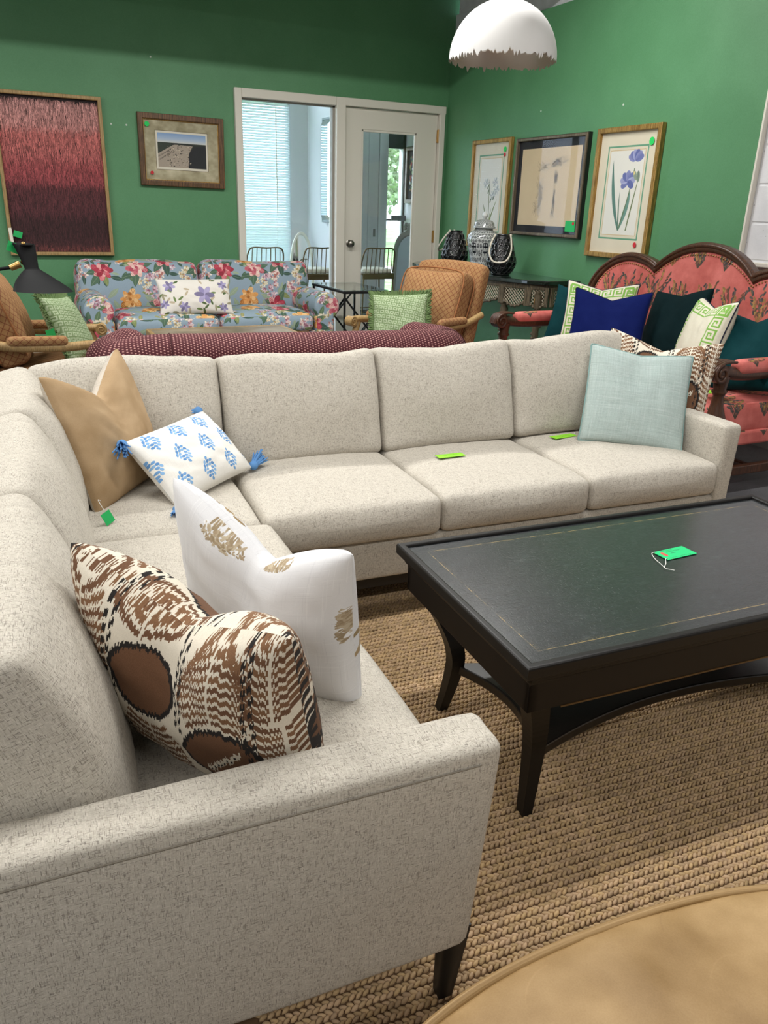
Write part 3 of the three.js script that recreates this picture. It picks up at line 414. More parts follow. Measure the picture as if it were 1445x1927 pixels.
{   // small white lumbar pillow with blue medallions and tassels
  const c = canvas(1024, 680, (x, w, h) => {
    x.fillStyle = '#e6e4de'; x.fillRect(0, 0, w, h); strokes(x, w, h, 700, [30, 120], [1, 2], ['rgba(255,255,255,.35)', 'rgba(80,80,80,.05)'], 0.5);
    const med = (cx, cy) => { const b = ['#6f9fd2', '#86b1dc', '#5c8dc4']; for (let r = 0; r < 7; r++) { const y = cy + (r - 3) * 22, n = [1, 3, 4, 5, 4, 3, 1][r]; for (let i = 0; i < n; i++) { const px = cx + (i - (n - 1) / 2) * 25; if (r === 3 && i === 2) continue; x.fillStyle = b[(i + r) % 3]; x.beginPath(); x.ellipse(px, y, 13, 9, (i - (n - 1) / 2) * 0.5 + (r - 3) * 0.3, 0, 7); x.fill(); } } x.fillStyle = '#f4f2ec'; x.beginPath(); x.arc(cx, cy, 13, 0, 7); x.fill(); };
    for (let r = 0; r < 3; r++) for (let k = -1; k < 4; k++) { x.save(); x.translate(150 + k * 300 + (r % 2 ? 150 : 0), 120 + r * 215); x.scale(1.3, 1.3); med(0, 0); x.restore(); }
    grain(x, w, h, 12);
  });
  const m = std({ map: ctex(c), bumpMap: ctex(c, { color: false }), bumpScale: -0.0015, roughness: 0.95 }), W = 0.37, H = 0.245;
  const g = pillow('lumbar_pillow', 'small white lumbar pillow with blue medallions and blue tassels', { pos: [0.478, 0.51, -2.325], yaw: 36, tilt: -47, roll: 4, w: W, h: H, t: 0.12, pinch: 0.05, seed: 12 }, m, linen('#e0ded8', 10));
  const blue = std({ color: '#5d8fc6', roughness: 0.95 });
  for (const [sx, sy] of [[-1, 1], [1, 1], [1, -1], [-1, -1]]) {
    const tg = new THREE.Group(); tg.name = 'tassel'; tg.position.set(sx * W / 2, sy * H / 2, 0); tg.scale.setScalar(1.25); g.add(tg);
    const dir = sx < 0 ? V3(-0.75, -0.5, 0.5) : sy > 0 ? V3(-0.35, 0.6, -0.7) : V3(0.95, 0.25, 0.1);
    tg.quaternion.setFromUnitVectors(V3(0, -1, 0), dir.normalize());
    mesh('tassel_head', ball(0.0125, 0, -0.012, 0, 14), blue, tg);
    const fr = []; for (let i = 0; i < 44; i++) { const a = rnd() * 6.28, r = rr(0.004, 0.022); fr.push(bar([Math.cos(a) * 0.006, -0.016, Math.sin(a) * 0.006], [Math.cos(a) * r, -0.058 + rr(-0.003, 0.004), Math.sin(a) * r], 0.0028, 5, 0.0016)); }
    mesh('tassel_fringe', merge(fr), blue, tg);
  }
}
{ const aq = linen('#a5b5b1', 22); pillow('aqua_pillow', 'pale aqua linen pillow with piped edge on the far sofa seat', { pos: [2.172, 0.582, -2.262], yaw: -32, tilt: -29, roll: -5, w: 0.385, t: 0.11, chop: 0.018, chopW: 0.35, pinch: 0.03, seed: 15 }, aq, aq, { piping: std({ color: '#7f9c99', roughness: 0.95 }), pr: 0.004 }); }
// settee pillows
function greekC(border) { return canvas(1024, 1024, (x, w, h) => { x.fillStyle = '#ddd8c4'; x.fillRect(0, 0, w, h); strokes(x, w, h, 800, [30, 120], [1, 2], ['rgba(255,255,255,.25)', 'rgba(80,80,60,.06)'], 0.5); x.strokeStyle = '#7fb04f'; x.lineCap = 'butt'; x.lineJoin = 'miter';
  const key = (ox, oy, s, rot) => { x.save(); x.translate(ox, oy); x.rotate(rot); x.lineWidth = s * 0.2; const P = (a) => { x.beginPath(); a.forEach(([p, q], i) => (i ? x.lineTo(p * s, q * s) : x.moveTo(p * s, q * s))); x.stroke(); }; P([[0, 1.5], [0, 0.1], [1.1, 0.1], [1.1, 1.0], [0.45, 1.0], [0.45, 0.55], [0.75, 0.55]]); P([[0, 1.5], [1.55, 1.5], [1.55, 0]]); x.restore(); };
  const s = 100; for (let k = 0; k < 6; k++) { key(70 + k * s * 1.55, 40, s, 0); key(70 + k * s * 1.55, 824, s, 0); key(200, 70 + k * s * 1.55, s, PI / 2); key(985, 70 + k * s * 1.55, s, PI / 2); }
  grain(x, w, h, 14); }); }
const keyM = std({ map: ctex(greekC()), roughness: 0.95 }), keyBack = linen('#d8d2be', 12), navyCord = std({ color: '#161b33', roughness: 0.9 });
const tealV = velvet('#063438', '#0c6a6a', 4), navyV = velvet('#0c1a58', '#1c3aa8', 4);
const SG = 'pillows on the red settee';
pillow('velvet_pillow', 'dark teal velvet pillow behind the far greek key pillow', { pos: [3.27, 0.635, -3.99], yaw: -48, tilt: -24, roll: -6, w: 0.37, t: 0.13, chop: 0.03, seed: 21, group: SG }, tealV);
pillow('greek_key_pillow', 'cream pillow with green key border behind the navy pillow', { pos: [3.235, 0.665, -3.78], yaw: -50, tilt: -20, w: 0.42, t: 0.12, chop: 0.035, seed: 22, group: SG }, keyM, keyBack, { piping: navyCord });
pillow('velvet_pillow', 'navy blue velvet pillow in front of the greek key pillow', { pos: [3.0, 0.66, -3.42], yaw: -52, tilt: -21, w: 0.415, t: 0.13, chop: 0.045, seed: 23, group: SG }, navyV, navyV, { piping: navyCord });
pillow('velvet_pillow', 'blackish teal velvet pillow between navy and key pillows', { pos: [3.26, 0.68, -3.2], yaw: -96, tilt: -18, roll: 8, w: 0.42, t: 0.15, chop: 0.02, seed: 24, group: SG }, velvet('#041d20', '#0a4044', 3));
pillow('greek_key_pillow', 'cream pillow with green key border beside the scrolled armrest', { pos: [3.165, 0.67, -2.9], yaw: -113, tilt: -16, roll: 2, w: 0.41, t: 0.15, chop: 0.035, seed: 25, group: SG }, keyM, keyBack, { piping: navyCord });
pillow('velvet_pillow', 'dark teal velvet pillow slumped behind the near red armrest', { pos: [3.2, 0.66, -2.63], yaw: -82, tilt: -26, roll: 10, w: 0.42, t: 0.16, chop: 0.06, seed: 26, group: SG }, tealV);

// ---------------------------------------------------------------- carved red settee along the right wall (faces the room)
const damask = canvas(1024, 1024, (x, w, h) => {
  x.fillStyle = '#c5655d'; x.fillRect(0, 0, w, h); mottled(x, w, h, 22, 9); mottled(x, w, h, 14, 24);
  const sprig = (cx, cy, s, dark) => { for (let b = 0; b < 7; b++) { const an = -PI / 2 + (b - 3) * 0.19 + rr(-0.08, 0.08), l = s * rr(0.55, 1.05); x.strokeStyle = dark ? '#4b4036' : '#8a6238'; x.lineWidth = s * 0.022; x.beginPath(); x.moveTo(cx, cy); const ex = cx + Math.cos(an) * l, ey = cy + Math.sin(an) * l; x.quadraticCurveTo(cx + Math.cos(an) * l * 0.5 + s * 0.05, cy + Math.sin(an) * l * 0.5, ex, ey); x.stroke(); for (let k = 0; k < 9; k++) { const f = 0.3 + k * 0.085; x.fillStyle = b % 3 === 0 ? ['#3d3b3c', '#55504a'][k % 2] : b % 3 === 1 ? ['#8c6a3c', '#a5834a'][k % 2] : ['#5a4433', '#7b4a38'][k % 2]; x.beginPath(); x.ellipse(cx + Math.cos(an) * l * f + rr(-1, 1) * s * 0.05, cy + Math.sin(an) * l * f + rr(-1, 1) * s * 0.04, s * 0.062, s * 0.027, an + rr(-0.9, 0.9), 0, 7); x.fill(); } } };
  for (let r = 0; r < 4; r++) for (let k = 0; k < 5; k++) sprig(60 + k * 205 + (r % 2 ? 102 : 0), 250 + r * 256, 225, (r + k) % 2);
  grain(x, w, h, 14);
});
const damaskM = phys({ map: ctex(damask, { repeat: [1.05, 1.05] }), roughness: 0.72, sheen: 0.3, sheenColor: new THREE.Color('#d08a70'), sheenRoughness: 0.4 });
{
  const t = thing('settee', 'carved walnut settee with coral damask and three-humped back', 'settee', [3.2, 0, -3.33], -PI / 2);
  const hw = 0.92;
  const outline = (d, y0) => { const s = new THREE.Shape(), q = (x) => x * (1 - d / hw); s.moveTo(-hw + d, y0); s.lineTo(-hw + d, 0.74 - d * 0.4); s.quadraticCurveTo(-hw + d, 0.86 - d, -0.8 + d * 0.3, 0.935 - d); s.quadraticCurveTo(-0.66, 1.035 - d, -0.5, 1.01 - d); s.quadraticCurveTo(-0.4, 0.995 - d, -0.345 - d * 0.2, 0.965 - d * 1.1); s.quadraticCurveTo(-0.2, 1.1 - d, 0, 1.1 - d); s.quadraticCurveTo(0.2, 1.1 - d, 0.345 + d * 0.2, 0.965 - d * 1.1); s.quadraticCurveTo(0.4, 0.995 - d, 0.5, 1.01 - d); s.quadraticCurveTo(0.66, 1.035 - d, 0.8 - d * 0.3, 0.935 - d); s.quadraticCurveTo(hw - d, 0.86 - d, hw - d, 0.74 - d * 0.4); s.lineTo(hw - d, y0); s.closePath(); return s; };
  const frame = outline(0, 0.4), hole = outline(0.052, 0.43); frame.holes.push(new THREE.Path(hole.getPoints(24).reverse()));
  const inner = outline(0.05, 0.42);
  const lean = (g) => { g.rotateX(-7 * D2R); g.translate(0, 0.02, -0.255); return g; };
  mesh('back_frame', lean(at(extrude(frame, 0.045, 0.014, 3, 24), 0, 0, -0.02)), walnut, t);
  mesh('back_moulding', lean(tube(outline(0.02, 0.5).getPoints(14).slice(1, -2).map((p) => [p.x, p.y, 0.036]), 0.011, 160, 8)), walnut, t);
  const up = extrude(inner, 0.03, 0.012, 2, 24); mesh('back_upholstery', lean(at(up, 0, 0, -0.015)), damaskM, t);
  const nails = []; const np = outline(0.066, 0.5).getSpacedPoints(230); for (const p of np) nails.push(ball(0.0048, p.x, p.y, 0.03, 6)); const nm = mesh('nailhead_trim', lean(merge(nails)), std({ color: '#a88a58', metalness: 0.9, roughness: 0.35 }), t); nm.userData.kind = 'stuff';
  mesh('seat', at(softBox(1.72, 0.16, 0.66, 0.04, (v, a, b, c) => { v.y += b > 0 ? 0.035 * (1 - a * a) * (1 - c * c * 0.7) : 0; }), 0, 0.375, 0.06), damaskM, t);
  mesh('seat_welt', tube([[-0.86, 0.43, 0.37], [0, 0.44, 0.395], [0.86, 0.43, 0.37]], 0.006, 40, 6), damaskM, t);
  mesh('seat_rail', rbox(1.74, 0.07, 0.66, 0.015, 0, 0.285, 0.05), damaskM, t);
  const rn = []; for (let i = 0; i < 120; i++) rn.push(ball(0.0045, -0.86 + i * 0.01445, 0.256, 0.382, 6)); const rnm = mesh('nailhead_trim', merge(rn), std({ color: '#8a6f45', metalness: 0.9, roughness: 0.35 }), t); rnm.userData.kind = 'stuff';
  for (const s of [-1, 1]) {
    const arm = new THREE.Group(); arm.name = 'arm'; arm.position.set(s * 0.86, 0, 0); t.add(arm);
    mesh('arm_pad', at(softBox(0.075, 0.07, 0.5, 0.034), 0, 0.622, 0.03), damaskM, arm);
    mesh('arm_rail', tube([[0, 0.6, -0.25], [0, 0.59, 0.0], [0, 0.592, 0.24], [0, 0.605, 0.34], [0, 0.612, 0.39]], 0.03, 40, 10), walnut, arm);
    const sp = []; for (let i = 0; i <= 40; i++) { const a = i / 40 * 3.4 * PI, r = 0.042 - 0.036 * i / 40; sp.push([0, 0.602 + r * Math.cos(a), 0.385 + r * Math.sin(a)]); }
    const scr = []; for (const o of [-0.034, 0.034]) scr.push(at(tube(sp, 0.0085, 80, 6), o, 0, 0)); scr.push(at(cyl(0.041, 0.041, 0.07, 0, 0, 0, 24), 0, 0.602, 0.385, 0, 0, PI / 2)); for (let k = -2; k <= 2; k++) scr.push(tube([[k * 0.014, 0.65, 0.3], [k * 0.015, 0.652, 0.36], [k * 0.015, 0.63, 0.42], [k * 0.013, 0.59, 0.435]], 0.0065, 16, 6));
    mesh('scroll', merge(scr.map((g) => (g.index ? g.toNonIndexed() : g))), walnut, arm);
    mesh('arm_post', at(lathe([[0.05, 0], [0.048, 0.03], [0.03, 0.08], [0.024, 0.13], [0.03, 0.14], [0.036, 0.15], [0.028, 0.16], [0.034, 0.2], [0.036, 0.22]], 10), 0, 0.37, 0.345), walnut, arm);
    for (const z of [-0.27, 0.34]) mesh('leg', rbox(0.055, 0.38, 0.055, 0.006, s * 0.84, 0.19, z), walnut, t);
    mesh('stretcher', rbox(0.035, 0.045, 0.6, 0.006, s * 0.84, 0.12, 0.04), walnut, t);
  }
  mesh('stretcher', rbox(1.66, 0.045, 0.035, 0.006, 0, 0.12, 0.04), walnut, t);
}

// ---------------------------------------------------------------- console table with marble top, lanterns and jar
{
  const t = thing('console_table', 'carved dark console table with marble top against green wall', 'table', [3.64, 0, -5.78], -PI / 2);   // local x: along the wall, local z: into the room
  const marble = phys({ map: tex(512, 512, (x, w, h) => { x.fillStyle = '#1c2521'; x.fillRect(0, 0, w, h); mottled(x, w, h, 26, 6); for (let i = 0; i < 60; i++) { x.strokeStyle = `rgba(190,205,195,${rr(0.05, 0.35)})`; x.lineWidth = rr(0.5, 2.2); x.beginPath(); let px = rnd() * w, py = rnd() * h; x.moveTo(px, py); for (let k = 0; k < 6; k++) { px += rr(-40, 50); py += rr(-30, 40); x.lineTo(px, py); } x.stroke(); } }, { repeat: [1.5, 1.5] }), roughness: 0.16, clearcoat: 0.4 });
  const plan = (d) => { const s = new THREE.Shape(); s.moveTo(-1.02 + d, -0.235); s.lineTo(-1.02 + d, 0.04 - d); s.quadraticCurveTo(-0.95 + d, 0.1 - d, -0.9, 0.15 - d); s.lineTo(-0.68, 0.23 - d); s.quadraticCurveTo(0, 0.33 - d, 0.68, 0.23 - d); s.lineTo(0.9, 0.15 - d); s.quadraticCurveTo(0.95 - d, 0.1 - d, 1.02 - d, 0.04 - d); s.lineTo(1.02 - d, -0.235); s.closePath(); return s; };
  mesh('marble_top', at(extrude(plan(0), 0.018, 0.006, 3, 24), 0, 0.752, 0, 0, PI / 2).scale(1, 1, 1).translate(0, 0.024, 0), marble, t);
  const carved = std({ map: woodTex('#4d4234', 'rgba(28,22,16,.4)', 'rgba(150,134,106,.4)'), roughness: 0.5, metalness: 0.1 });
  mesh('frieze', at(extrude(plan(0.03), 0.02, 0.004, 1, 24), 0, 0.748, 0, 0, PI / 2), carved, t);
  const front = [[-0.99, 0.02], [-0.88, 0.12], [-0.66, 0.2], [-0.22, 0.265], [0.22, 0.265], [0.66, 0.2], [0.88, 0.12], [0.99, 0.02]];
  const panels = [[0, 1], [1, 2], [2, 3], [3, 4], [4, 5], [5, 6], [6, 7]].map(([a, b]) => [front[a], front[b]]); panels.push([[0.99, -0.22], [0.99, 0.0]]);
  for (const [[ax, az], [bx, bz]] of panels) {
    const l = Math.hypot(bx - ax, bz - az), an = Math.atan2(-(bz - az), bx - ax), mx = (ax + bx) / 2, mz = (az + bz) / 2;
    const lat = new THREE.Group(); lat.name = 'lattice_apron'; lat.position.set(mx, 0.655, mz); lat.rotation.y = an; t.add(lat);
    mesh('rail', merge([rbox(l, 0.02, 0.02, 0.004, 0, 0.07, 0), rbox(0.03, 0.14, 0.024, 0.005, -l / 2 + 0.012, 0.01, 0), rbox(0.03, 0.14, 0.024, 0.005, l / 2 - 0.012, 0.01, 0)]), carved, lat);
    const bars = [], low = (x) => -0.015 - 0.05 * Math.sin(PI * Math.max(0, Math.min(1, x / l + 0.5)));
    for (let x = -l / 2 - 0.1; x < l / 2 + 0.1; x += 0.026) for (const s of [-1, 1]) { let seg = []; for (let k = 0; k <= 10; k++) { const px = x + s * k * 0.013, py = 0.062 - k * 0.0125; if (px > -l / 2 + 0.02 && px < l / 2 - 0.02 && py > low(px)) seg.push([px, py, s * 0.002]); } if (seg.length > 1) bars.push(bar(seg[0], seg[seg.length - 1], 0.0032, 5)); }
    if (bars.length) mesh('lattice', merge(bars), std({ color: '#a39a86', roughness: 0.6 }), lat);
    const sw = []; for (let k = 0; k <= 12; k++) { const x = -l / 2 + 0.02 + (l - 0.04) * k / 12; sw.push([x, low(x), 0.004]); } mesh('swag', merge([tube(sw, 0.0085, 30, 7), ...sw.filter((_, i) => i % 2).map((p) => ball(0.012, p[0], p[1] - 0.004, 0.008, 8))]), carved, lat);
  }
  const legAt = (x, z) => { const g = [at(lathe([[0.018, 0], [0.024, 0.01], [0.024, 0.04], [0.014, 0.06], [0.018, 0.1], [0.026, 0.45], [0.032, 0.56], [0.022, 0.575], [0.034, 0.59], [0.034, 0.68]], 10), 0, 0, 0)]; for (let k = 0; k < 13; k++) { const a = k * 1.3, y = 0.2 + k * 0.028; g.push(ball(0.013, Math.cos(a) * 0.027, y, Math.sin(a) * 0.027, 7)); } g.push(rbox(0.05, 0.09, 0.05, 0.006, 0, 0.66, 0)); const m = mesh('leg', merge(g), carved, t); m.position.set(x, 0, z); mesh('gilt_drop', at(lathe([[0.002, 0], [0.006, 0.02], [0.004, 0.05], [0, 0.055]], 8), x + 0.0, 0.6, z + 0.032), brass, t); };
  for (const x of [-0.93, -0.66, 0.66, 0.93]) legAt(x, x * x > 0.6 ? 0.06 : 0.17);
  for (const x of [-0.93, 0.93]) legAt(x, -0.19);
}
{
  const gl = phys({ color: '#0a0d12', roughness: 0.12, clearcoat: 1, clearcoatRoughness: 0.05 });
  const prof = (y) => (y < 0.1 ? 0.068 + 0.045 * Math.sin((y / 0.1) * PI / 2) : 0.113 - 0.055 * Math.pow((y - 0.1) / 0.2, 1.0));
  const make = (pos, label, turn, up) => {
    const t = thing('lantern', label, 'lantern', pos, turn, 'black lanterns on the console table');
    const pts = [[0, 0.0], [0.066, 0.0]]; for (let k = 1; k <= 20; k++) pts.push([prof(k * 0.0143) - 0.006, k * 0.0143]); pts.push([0.052, 0.292], [0.045, 0.285]);
    mesh('body', lathe(pts, 40), std({ color: '#04060a', roughness: 0.4 }), t);
    const rings = []; for (let row = 0; row < 6; row++) { const y = 0.035 + row * 0.042, n = 14, R = prof(y), sl = Math.atan2(prof(y + 0.01) - prof(y - 0.01), 0.02); for (let i = 0; i < n; i++) { const a = (i + (row % 2) / 2) / n * 2 * PI, g = new THREE.TorusGeometry(1, 0.26, 6, 14); g.scale(R * 0.2, 0.022, 0.018); g.rotateX(-sl * -1); g.translate(0, 0, R - 0.002); g.rotateY(a); g.translate(0, y, 0); rings.push(g); } }
    mesh('pierced_lattice', merge(rings), gl, t);
    mesh('rim', merge([at(new THREE.TorusGeometry(0.054, 0.007, 8, 32).rotateX(PI / 2), 0, 0.29, 0), at(new THREE.TorusGeometry(0.068, 0.007, 8, 32).rotateX(PI / 2), 0, 0.008, 0)]), gl, t);
    const rope = std({ color: '#cfc8b8', roughness: 0.9 }); const h = up ? [[-0.058, 0.285, 0.02], [-0.075, 0.24, 0.075], [-0.082, 0.16, 0.115], [-0.05, 0.105, 0.135], [0, 0.095, 0.138], [0.05, 0.11, 0.13], [0.078, 0.17, 0.105], [0.07, 0.25, 0.06], [0.058, 0.288, 0.02]] : [[-0.03, 0.29, 0.05], [-0.06, 0.24, 0.085], [-0.095, 0.18, 0.1], [-0.13, 0.14, 0.06], [-0.14, 0.13, 0.0], [-0.12, 0.16, -0.05], [-0.08, 0.24, -0.06], [-0.04, 0.29, -0.04]];
    const hd = mesh('rope_handle', tube(h, 0.0065, 60, 8), rope, t); for (const e of [h[0], h[h.length - 1]]) mesh('handle_knot', ball(0.011, ...e, 10), rope, hd);
    return t;
  };
  make([3.6, 0.7825, -6.12], 'black pierced ceramic lantern nearest the white door', -60 * D2R, false);
  make([3.56, 0.7825, -5.34], 'black pierced ceramic lantern with rope handle in front', -40 * D2R, true);
  const jc = canvas(1024, 1024, (x, w, h) => { x.fillStyle = '#b9bdbb'; x.fillRect(0, 0, w, h); x.strokeStyle = '#20242a'; const cell = 64; for (let r = 0; r < 16; r++) for (let k = 0; k < 16; k++) { const cx = (k + 0.5 + (r % 2) / 2) * cell, cy = (r + 0.5) * cell; for (const ox of [0, -w]) { x.lineWidth = 9; x.beginPath(); for (let i = 0; i < 26; i++) { const a = i * 0.42 + (r + k) % 4 * 1.57, q = 27 - i * 0.95; x.lineTo(cx + ox + q * Math.cos(a), cy + q * Math.sin(a)); } x.stroke(); } } for (let k = 0; k < 4; k++) { x.lineWidth = 15; const cx = 128 + k * 256, cy = 560; x.fillStyle = '#b9bdbb'; x.fillRect(cx - 60, cy - 62, 120, 124); x.strokeRect(cx - 42, cy - 45, 84, 90); x.beginPath(); x.moveTo(cx, cy - 60); x.lineTo(cx, cy + 60); x.moveTo(cx - 60, cy); x.lineTo(cx + 60, cy); x.stroke(); } });
  const jm = phys({ map: ctex(jc, { repeat: [2, 1] }), roughness: 0.15, clearcoat: 0.8, clearcoatRoughness: 0.08 });
  const t = thing('ginger_jar', 'grey and black scroll-patterned ginger jar between two lanterns', 'jar', [3.63, 0.7825, -5.73]);
  mesh('body', lathe([[0, 0], [0.088, 0], [0.092, 0.01], [0.088, 0.04], [0.1, 0.1], [0.124, 0.19], [0.133, 0.24], [0.126, 0.275], [0.1, 0.3], [0.074, 0.312], [0.072, 0.325], [0.066, 0.328]], 48), jm, t);
  const lid = mesh('lid', lathe([[0.09, 0.328], [0.092, 0.336], [0.083, 0.34], [0.08, 0.365], [0.06, 0.385], [0.02, 0.394], [0, 0.395]], 40), jm, t);
  mesh('finial', lathe([[0, 0.392], [0.012, 0.394], [0.009, 0.4], [0.02, 0.412], [0.024, 0.424], [0.016, 0.44], [0.005, 0.452], [0, 0.455]], 20), phys({ color: '#c9cbc9', roughness: 0.15, clearcoat: 0.8 }), lid);
}

// ---------------------------------------------------------------- floral sofa against the back wall
const floralC = canvas(1024, 1024, (x, w, h) => {
  x.fillStyle = '#8a9dab'; x.fillRect(0, 0, w, h);
  const wrap = (cx, cy, r, f) => { for (const ox of [0, w, -w]) for (const oy of [0, h, -h]) { if (cx + ox < -r || cx + ox > w + r || cy + oy < -r || cy + oy > h + r) continue; x.save(); x.translate(ox, oy); f(); x.restore(); } };
  const leaf = (cx, cy, l, a, c) => wrap(cx, cy, l, () => { x.save(); x.translate(cx, cy); x.rotate(a); x.fillStyle = c; x.beginPath(); x.moveTo(0, 0); x.quadraticCurveTo(l * 0.5, -l * 0.36, l, 0); x.quadraticCurveTo(l * 0.5, l * 0.36, 0, 0); x.fill(); x.strokeStyle = 'rgba(200,205,160,.45)'; x.lineWidth = 2; x.beginPath(); x.moveTo(0, 0); x.lineTo(l * 0.9, 0); x.stroke(); x.restore(); });
  const bloom = (cx, cy, r, cols, n) => { const st = rnd() * 6, js = Array.from({ length: n * 3 }, () => rr(0.75, 1.25)); wrap(cx, cy, r * 1.4, () => { for (let ring = 0; ring < (r > 50 ? 3 : 1); ring++) for (let i = 0; i < n; i++) { const a = st + i / n * 6.283 + ring * 0.6, q = r * [0.62, 0.4, 0.2][ring] * js[i + ring * n], pr = r * [0.44, 0.36, 0.26][ring]; x.save(); x.translate(cx + Math.cos(a) * q, cy + Math.sin(a) * q * 0.9); x.rotate(a + (js[i] - 1)); x.fillStyle = cols[(i + ring * 2) % cols.length]; x.beginPath(); x.ellipse(0, 0, pr, pr * 0.6 * js[i + ring * n], 0, 0, 7); x.fill(); if (r > 50) { x.strokeStyle = cols[(i + ring + 1) % cols.length]; x.lineWidth = 3; for (let k = -1; k <= 1; k++) { x.beginPath(); x.moveTo(-pr * 0.7, k * 4); x.quadraticCurveTo(0, k * 9, pr * 0.8, k * pr * 0.3); x.stroke(); } } x.restore(); } x.fillStyle = cols[cols.length - 1]; x.beginPath(); x.arc(cx, cy, r * 0.15, 0, 7); x.fill(); }); };
  for (let i = 0; i < 130; i++) leaf(rnd() * w, rnd() * h, rr(50, 120), rnd() * 6.28, ['#5d7658', '#46604f', '#7f8a58', '#93925e', '#38534a', '#8fa08a'][i % 6]);
  for (let i = 0; i < 46; i++) { const px = rnd() * w, py = rnd() * h, cs = [['#d8ceb4', '#e0d8c4', '#c9b79c', '#a98f5c'], ['#dcc4bc', '#e3d6c8', '#c9a39c', '#a86a60'], ['#cdb2bb', '#dccbcf', '#b58d9c', '#94606f']][i % 3]; for (let k = 0; k < 7; k++) bloom(px + rr(-58, 58), py + rr(-52, 52), rr(17, 25), cs, 5); }
  const big = [[130, 150, 0], [400, 90, 1], [690, 170, 0], [930, 80, 2], [260, 330, 2], [540, 370, 0], [830, 380, 1], [80, 520, 1], [370, 590, 0], [650, 640, 2], [920, 650, 0], [190, 800, 0], [470, 850, 1], [760, 900, 0], [1000, 880, 1]];
  for (const [px, py, k] of big) { for (let q = 0; q < 4; q++) leaf(px, py, rr(95, 150), rnd() * 6.28, ['#4d6854', '#7c8957', '#3c574c'][q % 3]); bloom(px, py, rr(66, 92), [['#a8384a', '#c9606c', '#dba3a0', '#8f2a3a'], ['#d9a9a2', '#e2c8bc', '#bf6a74', '#a9485a'], ['#d9a262', '#cf8d4a', '#e2bb86', '#a0662e']][k], 7); }
  grain(x, w, h, 14);
});
const floralM = std({ map: ctex(floralC, { repeat: [0.95, 0.95] }), roughness: 0.85 });
{
  const t = thing('floral_sofa', 'blue floral chintz sofa against the green back wall', 'sofa', [1.49, 0, -6.3]);
  mesh('base', at(softBox(1.8, 0.24, 0.86, 0.03), 0, 0.2, 0.0), floralM, t);
  for (const s of [-1, 1]) {
    mesh('seat_cushion', at(softBox(0.735, 0.15, 0.64, 0.06, (v, a, b, c) => { v.y += b > 0 ? 0.035 * (1 - a * a) * (1 - c * c) : 0; }), s * 0.37, 0.385, 0.13), floralM, t);
    const bk = mesh('back_cushion', softBox(0.92, 0.43, 0.2, 0.075, (v, a, b, c) => { v.z += (c > 0 ? 0.05 : 0) * (1 - a * a) * (1 - b * b); v.y += 0.012 * noise(a * 2.5 + s, 1) * Math.max(0, b); }), floralM, t); bk.position.set(s * 0.463, 0.588, -0.25); bk.rotation.x = -10 * D2R;
    const arm = new THREE.Group(); arm.name = 'arm'; arm.position.set(s * 0.83, 0, 0); t.add(arm);
    const sh = new THREE.Shape(); sh.moveTo(-0.07, 0.09); sh.lineTo(0.07, 0.09); sh.lineTo(0.08, 0.42); sh.absarc(s > 0 ? 0.018 : -0.018, 0.505, 0.105, -0.6, PI + 0.6, false); sh.lineTo(-0.08, 0.42); sh.closePath();
    mesh('arm_body', at(extrude(sh, 0.6, 0.03, 4, 20), 0, 0, -0.2), floralM, arm);
    mesh('arm_front_panel', at(extrude((() => { const q = new THREE.Shape(); q.absarc(s > 0 ? 0.018 : -0.018, 0.5, 0.06, 0, 2 * PI); return q; })(), 0.012, 0.005, 2, 20), 0, 0, 0.412), floralM, arm);
    mesh('welt', at(new THREE.TorusGeometry(0.068, 0.006, 6, 32, PI * 1.3).rotateZ(-PI * 0.15), s > 0 ? 0.018 : -0.018, 0.5, 0.424), floralM, arm);
    for (const z of [-0.36, 0.36]) mesh('leg', cyl(0.022, 0.016, 0.09, s * 0.8, 0.045, z), blackLeg, t);
  }
  mesh('back_frame', at(softBox(1.84, 0.62, 0.14, 0.05), 0, 0.44, -0.4), floralM, t);
  const lc = canvas(1024, 512, (x, w, h) => { x.fillStyle = '#ddd8d0'; x.fillRect(0, 0, w, h); for (let i = 0; i < 40; i++) { x.fillStyle = ['#6d8050', '#52653f', '#9a9478', '#b6a890'][i % 4]; x.save(); x.translate(rnd() * w, rnd() * h); x.rotate(rnd() * 6); x.beginPath(); x.ellipse(0, 0, 42, 15, 0, 0, 7); x.fill(); x.restore(); } for (const [cx, cy, r] of [[150, 130, 95], [620, 270, 150], [330, 430, 80], [900, 120, 80], [60, 380, 70], [880, 440, 70]]) for (let i = 0; i < 6; i++) { const a = i * 1.05 + cx; x.fillStyle = ['#8e86ae', '#a79fc2', '#77708f'][i % 3]; x.beginPath(); x.ellipse(cx + Math.cos(a) * r * 0.5, cy + Math.sin(a) * r * 0.45, r * 0.45, r * 0.24, a, 0, 7); x.fill(); } x.fillStyle = '#cfcad6'; grain(x, w, h, 12); });
  pillow('lumbar_pillow', 'white lumbar pillow with lilac blossoms on the floral sofa', { pos: [1.335, 0.585, -5.985], yaw: -2, tilt: -27, w: 0.54, h: 0.27, t: 0.13, pinch: 0.05, seed: 31 }, std({ map: ctex(lc), roughness: 0.95 }));
}

